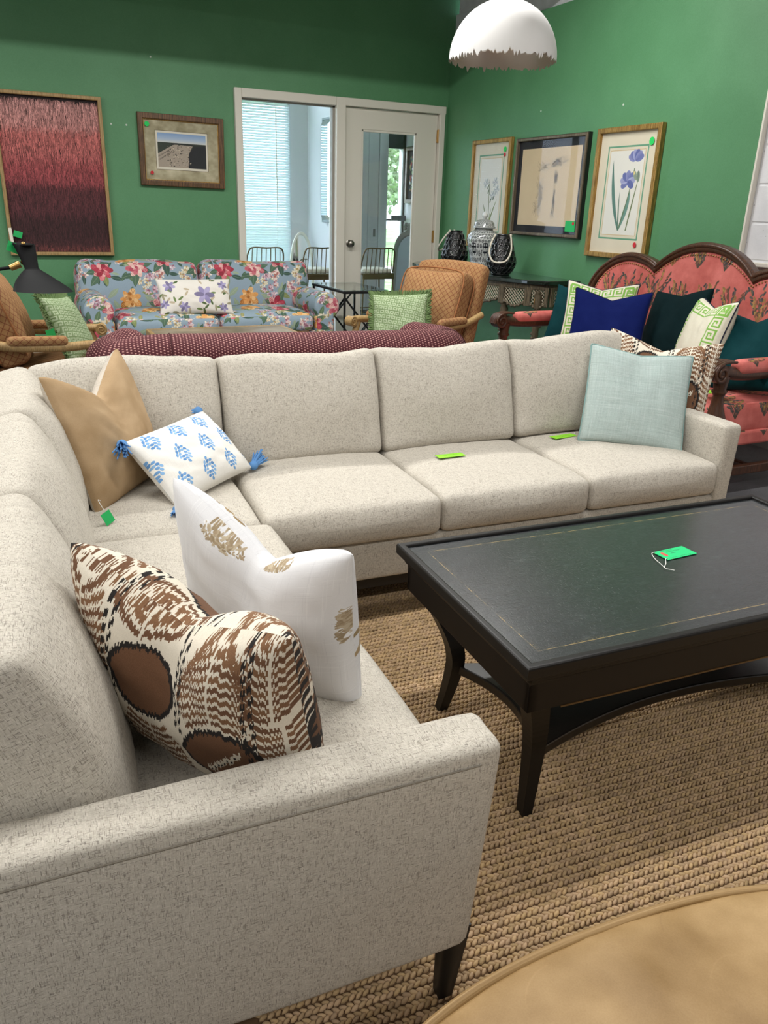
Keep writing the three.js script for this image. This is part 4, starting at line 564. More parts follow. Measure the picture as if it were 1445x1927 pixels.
// ---------------------------------------------------------------- pair of open armchairs in tan lattice fabric
const latticeC = canvas(512, 512, (x, w, h) => { x.fillStyle = '#9a744a'; x.fillRect(0, 0, w, h); mottled(x, w, h, 12, 12); x.strokeStyle = 'rgba(112,54,34,.85)'; x.lineWidth = 5; for (let k = -8; k < 17; k++) { x.beginPath(); x.moveTo(k * 64, 0); x.lineTo(k * 64 + 512, 512); x.moveTo(k * 64, 512); x.lineTo(k * 64 + 512, 0); x.stroke(); } grain(x, w, h, 20); });
const latticeM = std({ map: ctex(latticeC, { repeat: [3.5, 3.5] }), bumpMap: ctex(latticeC, { color: false, repeat: [3.5, 3.5] }), bumpScale: 0.002, roughness: 0.9 });
function armchair(label, pos, turn, o = {}) {     // faces local +z
  const t = thing('armchair', label, 'armchair', pos, turn, 'tan lattice armchairs');
  mesh('seat', at(softBox(0.5, 0.16, 0.52, 0.04, (v, a, b, c) => { v.y += b > 0 ? 0.03 * (1 - a * a) * (1 - c * c) : 0; }), 0, 0.4, 0.02), latticeM, t);
  mesh('seat_rail', rbox(0.54, 0.07, 0.54, 0.015, 0, 0.3, 0.01), oak, t);
  const bk = mesh('backrest', softBox(0.52, 0.56, 0.1, 0.04, (v, a, b, c) => { v.y += 0.02 * (1 - a * a) * Math.max(0, b); }), latticeM, t); bk.position.set(0, 0.655, -0.31); bk.rotation.x = -17 * D2R;
  const cu = mesh('loose_cushion', softBox(0.46, 0.4, 0.15, 0.05, (v, a, b, c) => { v.z += Math.sign(c) * 0.045 * (1 - a * a) * (1 - b * b); v.y += 0.02 * Math.abs(a) * a * a * Math.max(0, b); }), latticeM, t); cu.position.set(0, 0.685, -0.185); cu.rotation.x = -19 * D2R;
  const wl = (z) => { const p = []; for (const [a, b] of [[-1, -1], [1, -1], [1, 1], [-1, 1]]) p.push([a * 0.205, b * 0.175, z]); return tube(p, 0.005, 60, 6, true); };
  mesh('welt', merge([tube([[-0.222, -0.16, 0.06], [-0.226, 0.16, 0.06], [-0.2, 0.195, 0.06], [0.2, 0.195, 0.06], [0.226, 0.16, 0.06], [0.222, -0.16, 0.06]], 0.005, 60, 6), tube([[-0.222, -0.16, -0.06], [-0.226, 0.16, -0.06], [-0.2, 0.195, -0.06], [0.2, 0.195, -0.06], [0.226, 0.16, -0.06], [0.222, -0.16, -0.06]], 0.005, 60, 6)]), std({ color: '#96623a', roughness: 0.9 }), cu);
  for (const s of [-1, 1]) {
    const a = new THREE.Group(); a.name = 'arm'; a.position.set(s * 0.275, 0, 0); t.add(a);
    mesh('arm_rail', merge([tube([[0, 0.64, -0.32], [0, 0.6, -0.15], [0, 0.592, 0.08], [0, 0.6, 0.2], [0, 0.6, 0.26]], 0.021, 40, 8), at(cyl(0.03, 0.03, 0.05, 0, 0, 0, 20), 0, 0.592, 0.262, 0, 0, PI / 2)].map((g) => g.index ? g.toNonIndexed() : g)), oak, a);
    const sc = []; for (let i = 0; i <= 24; i++) { const u = i / 24, an = u * 3 * PI; sc.push([0.0, 0.592 + (0.026 - 0.022 * u) * Math.cos(an), 0.262 + (0.026 - 0.022 * u) * Math.sin(an)]); }
    mesh('scroll', merge([at(tube(sc, 0.004, 48, 5), 0.025, 0, 0), at(tube(sc, 0.004, 48, 5), -0.025, 0, 0)]), oak, a);
    mesh('arm_pad', at(softBox(0.055, 0.045, 0.26, 0.022), 0, 0.622, -0.02), latticeM, a);
    mesh('arm_post', tube([[0, 0.33, 0.2], [0, 0.42, 0.235], [0, 0.52, 0.225], [0, 0.585, 0.2]], 0.02, 24, 8), oak, a);
    for (const z of [-0.24, 0.24]) mesh('leg', cyl(0.022, 0.014, 0.28, s * 0.24, 0.14, z), oak, t);
  }
  return t;
}
const fretC = canvas(1024, 1024, (x, w, h) => { x.fillStyle = '#6f8459'; x.fillRect(0, 0, w, h); mottled(x, w, h, 14, 9); x.save(); x.translate(w / 2, h / 2); x.rotate(0.2); x.translate(-w / 2, -h / 2); x.strokeStyle = '#a3b290'; x.lineWidth = 17; for (let r = -2; r < 14; r++) for (let k = -2; k < 14; k++) { const px = k * 96 + (r % 2) * 48, py = r * 84; x.beginPath(); x.moveTo(px, py + 60); x.lineTo(px, py); x.lineTo(px + 60, py); x.lineTo(px + 60, py + 46); x.lineTo(px + 28, py + 46); x.lineTo(px + 28, py + 28); x.stroke(); } x.restore(); grain(x, w, h, 22); });
const fretM = std({ map: ctex(fretC), bumpMap: ctex(fretC, { color: false }), bumpScale: 0.002, roughness: 0.8 });
const fringeM = std({ color: '#667d4e', roughness: 0.95 });
function fringePillow(label, o) {
  const g = pillow('fringe_pillow', label, { ...o, group: 'green fringed pillows on the armchairs' }, fretM, fretM), full = { pinch: 0.07, chop: 0, chopW: 0.32, seed: 1, sag: 0, h: o.w, ...o }, fr = [];
  for (const [a, b] of [[[-1, -1], [1, -1]], [[1, -1], [1, 1]], [[1, 1], [-1, 1]], [[-1, 1], [-1, -1]]]) for (let i = 0; i < 60; i++) { const u = a[0] + (b[0] - a[0]) * i / 60, v = a[1] + (b[1] - a[1]) * i / 60, p = pillowPoint(full, u, v, 1), n = Math.hypot(p[0], p[1]); for (let k = 0; k < 3; k++) fr.push(bar(p, [p[0] + p[0] / n * 0.03 + rr(-0.006, 0.006), p[1] + p[1] / n * 0.03 + rr(-0.006, 0.006), rr(-0.012, 0.012)], 0.0035, 4, 0.0022)); }
  const m = mesh('brush_fringe', merge(fr), fringeM, g); m.userData.kind = 'stuff'; return g;
}
armchair('tan lattice armchair behind the black floor lamp', [0.2, 0, -4.22], 84 * D2R);
armchair('tan lattice armchair beside the glass side table', [2.28, 0, -4.32], -66 * D2R);
fringePillow('green fringed pillow on the left lattice armchair', { pos: [0.31, 0.635, -4.2], yaw: 66, tilt: -24, roll: -5, w: 0.33, t: 0.13, seed: 41 });
fringePillow('green fretwork pillow with fringe on the right lattice armchair', { pos: [2.14, 0.615, -4.23], yaw: -34, tilt: -26, roll: 4, w: 0.33, t: 0.13, seed: 42 });

// ---------------------------------------------------------------- burgundy curved loveseat, seen from behind
{
  const O = [1.2, -3.7], t = thing('burgundy_loveseat', 'burgundy dotted loveseat with rolled back behind the cream sofa', 'sofa', [O[0], 0, O[1]]);
  const dot = canvas(256, 256, (x, w, h) => { x.fillStyle = '#4a141d'; x.fillRect(0, 0, w, h); mottled(x, w, h, 10, 8); x.fillStyle = '#b98a83'; for (let r = 0; r < 8; r++) for (let k = 0; k < 8; k++) { x.beginPath(); x.ellipse((k + 0.5) * 32, (r + (k % 2) * 0.5 + 0.25) * 32, 9, 6.5, 0.5, 0, 7); x.fill(); } grain(x, w, h, 18); });
  const mat = (a, b) => std({ map: ctex(dot, { repeat: [a, b] }), roughness: 0.85 });
  const path = [[0.52, -3.78], [0.43, -3.7], [0.46, -3.61], [0.6, -3.565], [0.9, -3.53], [1.3, -3.48], [1.7, -3.43], [1.9, -3.42], [2.02, -3.47], [2.06, -3.6], [2.0, -3.76]];
  const curve = new THREE.CatmullRomCurve3(path.map(([x, z]) => V3(x - O[0], x < 0.52 ? 0.56 : x > 1.95 ? 0.572 : 0.585, z - O[1])), false, 'centripetal');
  mesh('rolled_back', new THREE.TubeGeometry(curve, 150, 0.106, 28), mat(20, 6.5), t);
  for (const u of [0, 1]) { const p = curve.getPointAt(u); mesh('roll_end', ball(0.106, p.x, p.y, p.z, 24), mat(4, 3), t); }
  for (const u of [0.21, 0.86]) { const p = curve.getPointAt(u), d = curve.getTangentAt(u), g = new THREE.TorusGeometry(0.1065, 0.0028, 6, 40); g.lookAt(d); g.translate(p.x, p.y, p.z); mesh('seam', g, std({ color: '#3f1219', roughness: 0.9 }), t); }
  const N = 60, l = [], r = []; for (let i = 0; i <= N; i++) { const p = curve.getPointAt(i / N), d = curve.getTangentAt(i / N); l.push(new THREE.Vector2(p.x - d.z * 0.06, -(p.z + d.x * 0.06))); r.push(new THREE.Vector2(p.x + d.z * 0.06, -(p.z - d.x * 0.06))); }
  mesh('back_panel', at(extrude(new THREE.Shape([...l, ...r.reverse()]), 0.46, 0.01), 0, 0.1, 0, 0, -PI / 2), mat(8, 8), t);
  mesh('seat', at(softBox(1.3, 0.3, 0.42, 0.05), 0.04, 0.27, -0.13), mat(8, 8), t);
  for (const [x, z] of [[0.56, -3.78], [0.62, -3.62], [1.85, -3.5], [1.95, -3.68]]) mesh('leg', cyl(0.022, 0.016, 0.12, x - O[0], 0.06, z - O[1]), blackLeg, t);
}
// ---------------------------------------------------------------- gilt coffee table and glass side table
{
  const t = thing('gilt_coffee_table', 'worn gilt wood coffee table in front of floral sofa', 'table', [1.38, 0, -5.28]);
  const topM = std({ map: tex(512, 512, (x, w, h) => { x.fillStyle = '#8d7d5e'; x.fillRect(0, 0, w, h); mottled(x, w, h, 44, 5); mottled(x, w, h, 20, 16); grain(x, w, h, 12); }), roughness: 0.3, metalness: 0.15 });
  mesh('top', rbox(0.94, 0.03, 0.6, 0.01, 0, 0.405, 0), topM, t);
  mesh('rim', merge([rbox(0.96, 0.04, 0.03, 0.008, 0, 0.402, 0.3), rbox(0.96, 0.04, 0.03, 0.008, 0, 0.402, -0.3), rbox(0.03, 0.04, 0.6, 0.008, 0.47, 0.402, 0), rbox(0.03, 0.04, 0.6, 0.008, -0.47, 0.402, 0)]), oak, t);
  for (const sx of [-1, 1]) for (const sz of [-1, 1]) mesh('leg', rbox(0.045, 0.385, 0.045, 0.006, sx * 0.43, 0.1925, sz * 0.26), oak, t);
  const c = thing('price_card', 'flat green card lying on the gilt coffee table', 'tag', [1.36, 0.422, -5.12], 0.1); mesh('card', box(0.11, 0.001, 0.06), greenCardM, c);
  const g = thing('side_table', 'black metal side table with crossed legs and glass top', 'table', [2.665, 0, -6.2]);
  const iron = std({ color: '#151515', roughness: 0.5, metalness: 0.3 }), hx = 0.19, hz = 0.34, T = 0.61;
  mesh('glass_top', rbox(2 * hx, 0.01, 2 * hz, 0.003, 0, T + 0.012, 0), phys({ color: '#dfe9e6', transmission: 1, thickness: 0, roughness: 0.0, ior: 1.5 }), g);
  mesh('top_frame', merge([rbox(2 * hx + 0.03, 0.02, 0.02, 0.004, 0, T, hz), rbox(2 * hx + 0.03, 0.02, 0.02, 0.004, 0, T, -hz), rbox(0.02, 0.02, 2 * hz, 0.004, hx, T, 0), rbox(0.02, 0.02, 2 * hz, 0.004, -hx, T, 0)]), iron, g);
  for (const sx of [-1, 1]) for (const sz of [-1, 1]) mesh('leg', rbox(0.016, T, 0.016, 0.003, sx * hx, T / 2, sz * hz), iron, g);
  for (const sz of [-1, 1]) { mesh('cross_brace', bar([-hx, 0.12, sz * hz], [hx, T - 0.04, sz * hz], 0.008), iron, g); mesh('cross_brace', bar([hx, 0.12, sz * hz], [-hx, T - 0.04, sz * hz], 0.008), iron, g); }
  for (const sx of [-1, 1]) { mesh('cross_brace', bar([sx * hx, 0.12, -hz], [sx * hx, T - 0.04, hz], 0.008), iron, g); }
}
// ---------------------------------------------------------------- pictures
const ringS = (w, h, d) => { const s = new THREE.Shape([[-w / 2, -h / 2], [w / 2, -h / 2], [w / 2, h / 2], [-w / 2, h / 2]].map(([x, y]) => new THREE.Vector2(x, y))); s.holes.push(new THREE.Path([[-w / 2 + d, -h / 2 + d], [-w / 2 + d, h / 2 - d], [w / 2 - d, h / 2 - d], [w / 2 - d, -h / 2 + d]].map(([x, y]) => new THREE.Vector2(x, y)))); return s; };
function picture(name, label, w, h, pos, turn, { fm, fw = 0.03, depth = 0.03, art, lip, glaze = true, side, bump }) {
  const t = thing(name, label, 'picture', pos, turn);
  mesh('frame', at(extrude(ringS(w, h, fw), depth - 0.012, 0.006, 3), 0, 0, 0.006), fm, t);
  if (lip) mesh('inner_lip', at(extrude(ringS(w - 2 * fw + 0.004, h - 2 * fw + 0.004, 0.008), depth * 0.45, 0.002), 0, 0, 0.004), lip, t);
  if (side) mesh('frame_side', at(extrude(ringS(w + 0.006, h + 0.006, 0.012), depth * 0.7, 0), 0, 0, 0.0), side, t);
  const ct = ctex(art), g = new THREE.BoxGeometry(w - 2 * fw + 0.006, h - 2 * fw + 0.006, 0.006);
  mesh('art', at(g, 0, 0, depth * 0.35), std({ map: ct, roughness: 0.85, ...(bump ? { bumpMap: ctex(art, { color: false }), bumpScale: bump } : {}) }), t);
  if (glaze) mesh('glazing', box(w - 2 * fw, h - 2 * fw, 0.002, 0, 0, depth * 0.35 + 0.006), pictureGlass, t);
  t.userData.front = undefined; delete t.userData.front;
  return t;
}
const sticker = (t, m, x, y, r, z, sy = 1) => mesh('sticker', at(new THREE.CylinderGeometry(r, r, 0.001, 20).rotateX(PI / 2).scale(1, sy, 1), x, y, z), m, t);
{
  const omb = canvas(1024, 1540, (x, w, h) => {
    x.fillStyle = '#1c0f10'; x.fillRect(0, 0, w, h);
    const bands = [[0.0, [170, 124, 120]], [0.16, [168, 116, 112]], [0.2, [160, 92, 88]], [0.34, [154, 86, 84]], [0.42, [134, 66, 68]], [0.53, [128, 62, 66]], [0.56, [76, 40, 43]], [0.74, [68, 36, 40]], [0.78, [50, 28, 30]], [0.95, [54, 30, 32]], [1, [104, 56, 54]]];
    const colr = (v) => { let i = 0; while (i < bands.length - 2 && bands[i + 1][0] < v) i++; const [a, ca] = bands[i], [b, cb] = bands[i + 1], k = Math.min(1, Math.max(0, (v - a) / (b - a))); return ca.map((q, j) => q + (cb[j] - q) * k); };
    for (let i = 0; i < 26000; i++) { const v = rnd(), c = colr(Math.min(1, Math.max(0, v + rr(-0.02, 0.02)))), k = rr(0.75, 1.6), px = rnd() * w, py = 26 + v * (h - 60), l = rr(26, 84); x.strokeStyle = `rgb(${c.map((q) => Math.min(255, q * k) | 0)})`; x.lineWidth = rr(1.5, 4.2); x.beginPath(); x.moveTo(px, py); x.quadraticCurveTo(px + rr(-7, 7), py + l / 2, px + rr(-9, 9), Math.min(h - 2, py + l)); x.stroke(); }
  });
  const t = picture('framed_artwork', 'tall framed pink to maroon ombre fibre artwork on back wall', 0.752, 1.127, [0.531, 1.382, BZ], 0, { fm: oak, fw: 0.026, depth: 0.045, art: omb, glaze: false, bump: 0.006 });
  const tg = thing('price_card', 'white and green card on the ombre artwork frame corner', 'tag', [0.185, 0.95, BZ + 0.05], 0, undefined); mesh('card', box(0.022, 0.13, 0.001, -0.012, 0, 0, 0, 0, 0.05), cream, tg); mesh('card_flap', box(0.06, 0.045, 0.001, 0.035, 0.02, 0.004, 0, 0, -0.3), greenCardM, tg);
  const plaza = canvas(1024, 780, (x, w, h) => {
    x.fillStyle = '#a49c80'; x.fillRect(0, 0, w, h); mottled(x, w, h, 34, 6); mottled(x, w, h, 16, 20);
    x.fillStyle = '#d8d2c2'; x.fillRect(160, 140, 704, 490); x.strokeStyle = '#574b36'; x.lineWidth = 5; x.strokeRect(158, 138, 708, 494);
    const gx = x.createLinearGradient(0, 165, 0, 300); gx.addColorStop(0, '#7f9cc4'); gx.addColorStop(0.55, '#a8b9cf'); gx.addColorStop(1, '#d9d4c6'); x.fillStyle = gx; x.fillRect(184, 166, 656, 130);
    x.fillStyle = '#3a4038'; x.fillRect(184, 284, 656, 316);
    x.fillStyle = '#a4988a'; x.beginPath(); x.moveTo(184, 600); x.lineTo(184, 430); x.lineTo(400, 306); x.lineTo(660, 306); x.lineTo(600, 420); x.lineTo(590, 600); x.fill();
    x.fillStyle = '#2a2c2e'; x.beginPath(); x.moveTo(590, 600); x.lineTo(600, 420); x.lineTo(680, 310); x.lineTo(840, 300); x.lineTo(840, 600); x.fill();
    for (let i = 0; i < 26; i++) { x.fillStyle = '#3b3330'; const px = 190 + (i % 13) * 15, py = 455 - (i % 13) * 9 + (i > 12 ? 45 : 0); x.fillRect(px, py, 6, 18); }
    for (let i = 0; i < 130; i++) { x.fillStyle = ['#2d2a28', '#c8bca6', '#6d6256'][i % 3]; x.fillRect(300 + rnd() * 320, 320 + rnd() * 260, rr(4, 22), rr(3, 12)); }
    x.fillStyle = '#2b2d2c'; for (let i = 0; i < 40; i++) x.fillRect(370 + i * 8, 296 - rnd() * 14, 7, 18);
  });
  const p = picture('framed_print', 'small framed landscape print of a plaza on back wall', 0.67, 0.52, [1.495, 1.605, BZ], 0, { fm: giltDark, fw: 0.042, depth: 0.035, art: plaza, lip: gilt });
  p.rotation.z = -0.012; sticker(p, greenDot, -0.265, 0.18, 0.018, 0.028); sticker(p, redDot, -0.245, -0.165, 0.013, 0.028);
  const botanic = (draw) => canvas(768, 1100, (x, w, h) => { x.fillStyle = '#cfc7b2'; x.fillRect(0, 0, w, h); mottled(x, w, h, 5, 5); x.strokeStyle = '#5e9478'; x.lineWidth = 15; x.strokeRect(120, 130, w - 240, h - 270); x.strokeStyle = '#b79a66'; x.lineWidth = 4; x.strokeRect(150, 162, w - 300, h - 334); x.fillStyle = '#d5d4cc'; x.fillRect(156, 168, w - 312, h - 346); draw(x, w, h); grain(x, w, h, 8); });
  const blade = (x, pts, wd, c) => { x.fillStyle = c; x.beginPath(); x.moveTo(pts[0][0] - 3, pts[0][1]); x.quadraticCurveTo(pts[1][0] - wd, pts[1][1], pts[2][0], pts[2][1]); x.quadraticCurveTo(pts[1][0] + wd, pts[1][1], pts[0][0] + 8, pts[0][1]); x.fill(); };
  const petal = (x, cx, cy, a, l, wd, c) => { x.save(); x.translate(cx, cy); x.rotate(a); x.fillStyle = c; x.beginPath(); x.ellipse(l / 2, 0, l / 2, wd, 0, 0, 7); x.fill(); x.strokeStyle = 'rgba(60,60,110,.35)'; x.lineWidth = 2; for (let k = -2; k <= 2; k++) { x.beginPath(); x.moveTo(0, 0); x.lineTo(l * 0.9, k * wd * 0.35); x.stroke(); } x.restore(); };
  const iris = botanic((x) => { x.save(); x.translate(384, 890); x.scale(1.22, 1.12); x.translate(-402, -885); blade(x, [[395, 880], [280, 640], [255, 310]], 34, '#55796f'); blade(x, [[395, 880], [470, 700], [480, 560]], 40, '#638a7f'); blade(x, [[392, 880], [372, 700], [366, 560]], 9, '#4f6f5d'); blade(x, [[480, 880], [520, 650], [560, 420]], 10, '#66744c'); x.strokeStyle = '#5e7350'; x.lineWidth = 9; x.beginPath(); x.moveTo(400, 870); x.quadraticCurveTo(470, 620, 500, 380); x.stroke(); const b = ['#8288b4', '#6f78ab', '#9ba0c4', '#5f6aa0']; for (let i = 0; i < 6; i++) petal(x, 500, 320, -PI / 2 + (i - 2.5) * 0.45, 90, 26, b[i % 4]); for (let i = 0; i < 7; i++) petal(x, 440, 480, -PI / 2 + (i - 3) * 0.75, 84, 28, b[(i + 1) % 4]); petal(x, 500, 400, 1.2, 80, 18, '#8fa088'); petal(x, 545, 400, 1.5, 90, 18, '#7d9078'); x.fillStyle = '#d8c488'; x.fillRect(495, 405, 14, 26); x.restore(); });
  const lily = botanic((x) => { blade(x, [[400, 900], [300, 720], [250, 640]], 16, '#5d6f42'); blade(x, [[400, 900], [470, 730], [560, 600]], 18, '#6d7d4c'); blade(x, [[405, 880], [430, 760], [450, 700]], 12, '#7c8a55'); blade(x, [[400, 900], [390, 600], [360, 420]], 9, '#5e7048'); blade(x, [[395, 560], [380, 430], [355, 380]], 10, '#4a5a38'); const c = ['#c6cac4', '#d7d9d2', '#b7bfb8']; for (const [px, py] of [[300, 430], [500, 420], [460, 560], [540, 500]]) for (let i = 0; i < 6; i++) petal(x, px, py, i * 1.05, 62, 18, c[i % 3]); x.fillStyle = '#46563a'; for (const [px, py] of [[360, 520], [420, 620], [480, 590], [350, 470]]) { x.beginPath(); x.ellipse(px, py, 9, 26, 0.4, 0, 7); x.fill(); } });
  const sketch = canvas(1000, 820, (x, w, h) => { x.fillStyle = '#15171e'; x.fillRect(0, 0, w, h); x.fillStyle = '#c4b08f'; x.fillRect(62, 72, w - 120, h - 140); mottled(x, w, h, 4, 6); const scr = (cx, cy, sx, sy, n, a) => { for (let i = 0; i < n; i++) { x.strokeStyle = `rgba(52,46,42,${rr(0.1, a + 0.15)})`; x.lineWidth = rr(1.2, 5); x.beginPath(); x.moveTo(cx + rr(-sx, sx), cy + rr(-sy, sy)); x.bezierCurveTo(cx + rr(-sx, sx), cy + rr(-sy, sy), cx + rr(-sx, sx), cy + rr(-sy, sy), cx + rr(-sx, sx), cy + rr(-sy, sy)); x.stroke(); } }; scr(600, 200, 90, 50, 40, 0.4); scr(610, 330, 34, 70, 40, 0.55); scr(605, 520, 22, 130, 30, 0.4); scr(420, 240, 120, 60, 26, 0.18); scr(390, 420, 70, 120, 34, 0.22); scr(400, 560, 40, 110, 26, 0.35); scr(720, 190, 60, 50, 14, 0.2); scr(600, 640, 40, 60, 16, 0.3); scr(340, 600, 60, 80, 14, 0.18); });
  const ry = -PI / 2;
  const p1 = picture('framed_print', 'gilt framed white lily botanical print behind the ginger jar', 0.59, 0.85, [RX, 1.37, -6.09], ry, { fm: gilt, fw: 0.032, depth: 0.035, art: lily }); sticker(p1, greenDot, 0.2, 0.34, 0.02, 0.022); sticker(p1, redDot, 0.2, 0.3, 0.014, 0.0225);
  const p2 = picture('framed_sketch', 'dark framed charcoal figure sketch on tan paper with navy mat', 0.865, 0.7, [RX, 1.421, -5.275], ry, { fm: pewter, fw: 0.022, depth: 0.045, art: sketch, side: std({ color: '#151413', roughness: 0.5 }) }); mesh('sticker', box(0.115, 0.075, 0.001, 0.33, -0.27, 0.03), greenCardM, p2); sticker(p2, redDot, 0.365, -0.25, 0.012, 0.032);
  const p3 = picture('framed_print', 'gilt framed blue iris botanical print above the settee', 0.608, 0.822, [RX, 1.372, -4.44], ry, { fm: gilt, fw: 0.034, depth: 0.04, art: iris }); sticker(p3, greenDot, 0.215, 0.31, 0.022, 0.024, 1.1); sticker(p3, redDot, 0.185, -0.315, 0.015, 0.024, 1.1);
}
// ---------------------------------------------------------------- dome pendant with torn rim
{
  const c = [2.49, 1.952, -3.87], R = 0.272, t = thing('pendant_lamp', 'white dome pendant lamp with jagged silver lined rim', 'pendant lamp', c);
  const shell = (r, flip, extra) => { const nA = 220, nB = 26, pos = [], idx = []; for (let j = 0; j <= nB; j++) for (let i = 0; i <= nA; i++) { const a = i / nA * 2 * PI, k = (i % nA), th0 = PI / 2 + 0.03 * noise(Math.cos(a) * 4 + 9, Math.sin(a) * 4 + 9) + 0.13 * (hash(k, 3, 1) - 0.5) * (hash(k >> 2, 5, 2) > 0.35 ? 1 : 0.35) + extra, th = th0 * j / nB; pos.push(r * Math.sin(th) * Math.cos(a), r * Math.cos(th), r * Math.sin(th) * Math.sin(a)); } for (let j = 0; j < nB; j++) for (let i = 0; i < nA; i++) { const a = j * (nA + 1) + i, b = a + 1, d = a + nA + 1, e = d + 1; if (flip) idx.push(a, d, b, b, d, e); else idx.push(a, b, d, b, e, d); } const g = new THREE.BufferGeometry(); g.setAttribute('position', new THREE.Float32BufferAttribute(pos, 3)); g.setIndex(idx); g.computeVertexNormals(); return g; };
  mesh('outer_shell', shell(R, false, 0), std({ color: '#dddcda', roughness: 0.75 }), t);
  mesh('silver_lining', shell(R - 0.004, true, 0.012), std({ color: '#d2c8bc', metalness: 0.5, roughness: 0.36, bumpMap: paintBump, bumpScale: 0.002 }), t);
  mesh('cap', cyl(0.02, 0.03, 0.03, 0, R + 0.008, 0), whitePaint, t); mesh('hook', at(new THREE.TorusGeometry(0.014, 0.003, 6, 16), 0, R + 0.035, 0), whitePaint, t);
  mesh('cord', cyl(0.004, 0.004, CH - c[1] - R - 0.05, 0, R + 0.05 + (CH - c[1] - R - 0.05) / 2, 0, 8), whitePaint, t);
}
// ---------------------------------------------------------------- black floor lamp at the left edge
{
  const t = thing('floor_lamp', 'matte black floor lamp with brass joint and skewed cone shade', 'floor lamp', [-0.2, 0, -3.72]), X = 0.2, Zz = 3.72;
  const matte = phys({ color: '#0a0b0e', roughness: 0.6, specularIntensity: 0.4 });
  const secs = [[0.137, 1.052, -3.8, 0.044, 0.044], [0.141, 1.045, -3.798, 0.044, 0.044], [0.15, 1.0, -3.785, 0.036, 0.036], [0.157, 0.958, -3.772, 0.029, 0.029], [0.16, 0.95, -3.768, 0.031, 0.03], [0.166, 0.93, -3.755, 0.06, 0.05], [0.175, 0.905, -3.735, 0.092, 0.072], [0.186, 0.882, -3.71, 0.116, 0.09], [0.192, 0.868, -3.695, 0.126, 0.1]];
  const loft = (list, inner) => { const n = 48, pos = [], idx = []; list.forEach(([x, y, z, a, b]) => { for (let i = 0; i < n; i++) { const q = i / n * 2 * PI, px = Math.cos(q) * a, pz = Math.sin(q) * b, yw = -0.45; pos.push(x + X + px * Math.cos(yw) - pz * Math.sin(yw) * -1, y - px * 0.09, z + Zz - px * Math.sin(yw) * -1 + pz * Math.cos(yw)); } }); for (let j = 0; j < list.length - 1; j++) for (let i = 0; i < n; i++) { const a = j * n + i, b = j * n + (i + 1) % n; idx.push(a, b, a + n, b, b + n, a + n); } const g = new THREE.BufferGeometry(); g.setAttribute('position', new THREE.Float32BufferAttribute(pos, 3)); g.setIndex(idx); g.computeVertexNormals(); return g; };
  mesh('upper_cone', loft(secs.slice(0, 5)), matte, t); mesh('shade', loft(secs.slice(4)), matte, t);
  mesh('top_disc', at(new THREE.CylinderGeometry(0.042, 0.042, 0.004, 32), 0.137 + X, 1.047, -3.8 + Zz), matte, t);
  mesh('brass_finial', ball(0.009, 0.137 + X, 1.052, -3.775 + Zz), brass, t);
  mesh('brass_joint', merge([bar([0.075 + X, 0.955, -3.775 + Zz], [0.115 + X, 0.972, -3.775 + Zz], 0.013, 14, 0.016), ball(0.013, 0.13 + X, 0.979, -3.776 + Zz, 14)].map(clean)), brass, t);
  mesh('arm', bar([0, 0.915, -0.06], [0.078 + X, 0.957, -3.775 + Zz], 0.007), matte, t);
  mesh('pole', bar([0, 0.05, 0], [0, 1.3, -0.03], 0.009), matte, t);
  for (const [x, z] of [[0.27, 0.12], [-0.2, 0.16], [-0.05, -0.24]]) mesh('leg', bar([0, 0.8, 0], [x, 0.004, z], 0.0075), matte, t);
  const card = thing('price_card', 'green card hanging on the black floor lamp shade', 'tag', [0.1, 1.035, -3.79], 0.3); mesh('card', box(0.055, 0.04, 0.001, 0, 0, 0, 0, 0, -0.4), greenCardM, card);
}
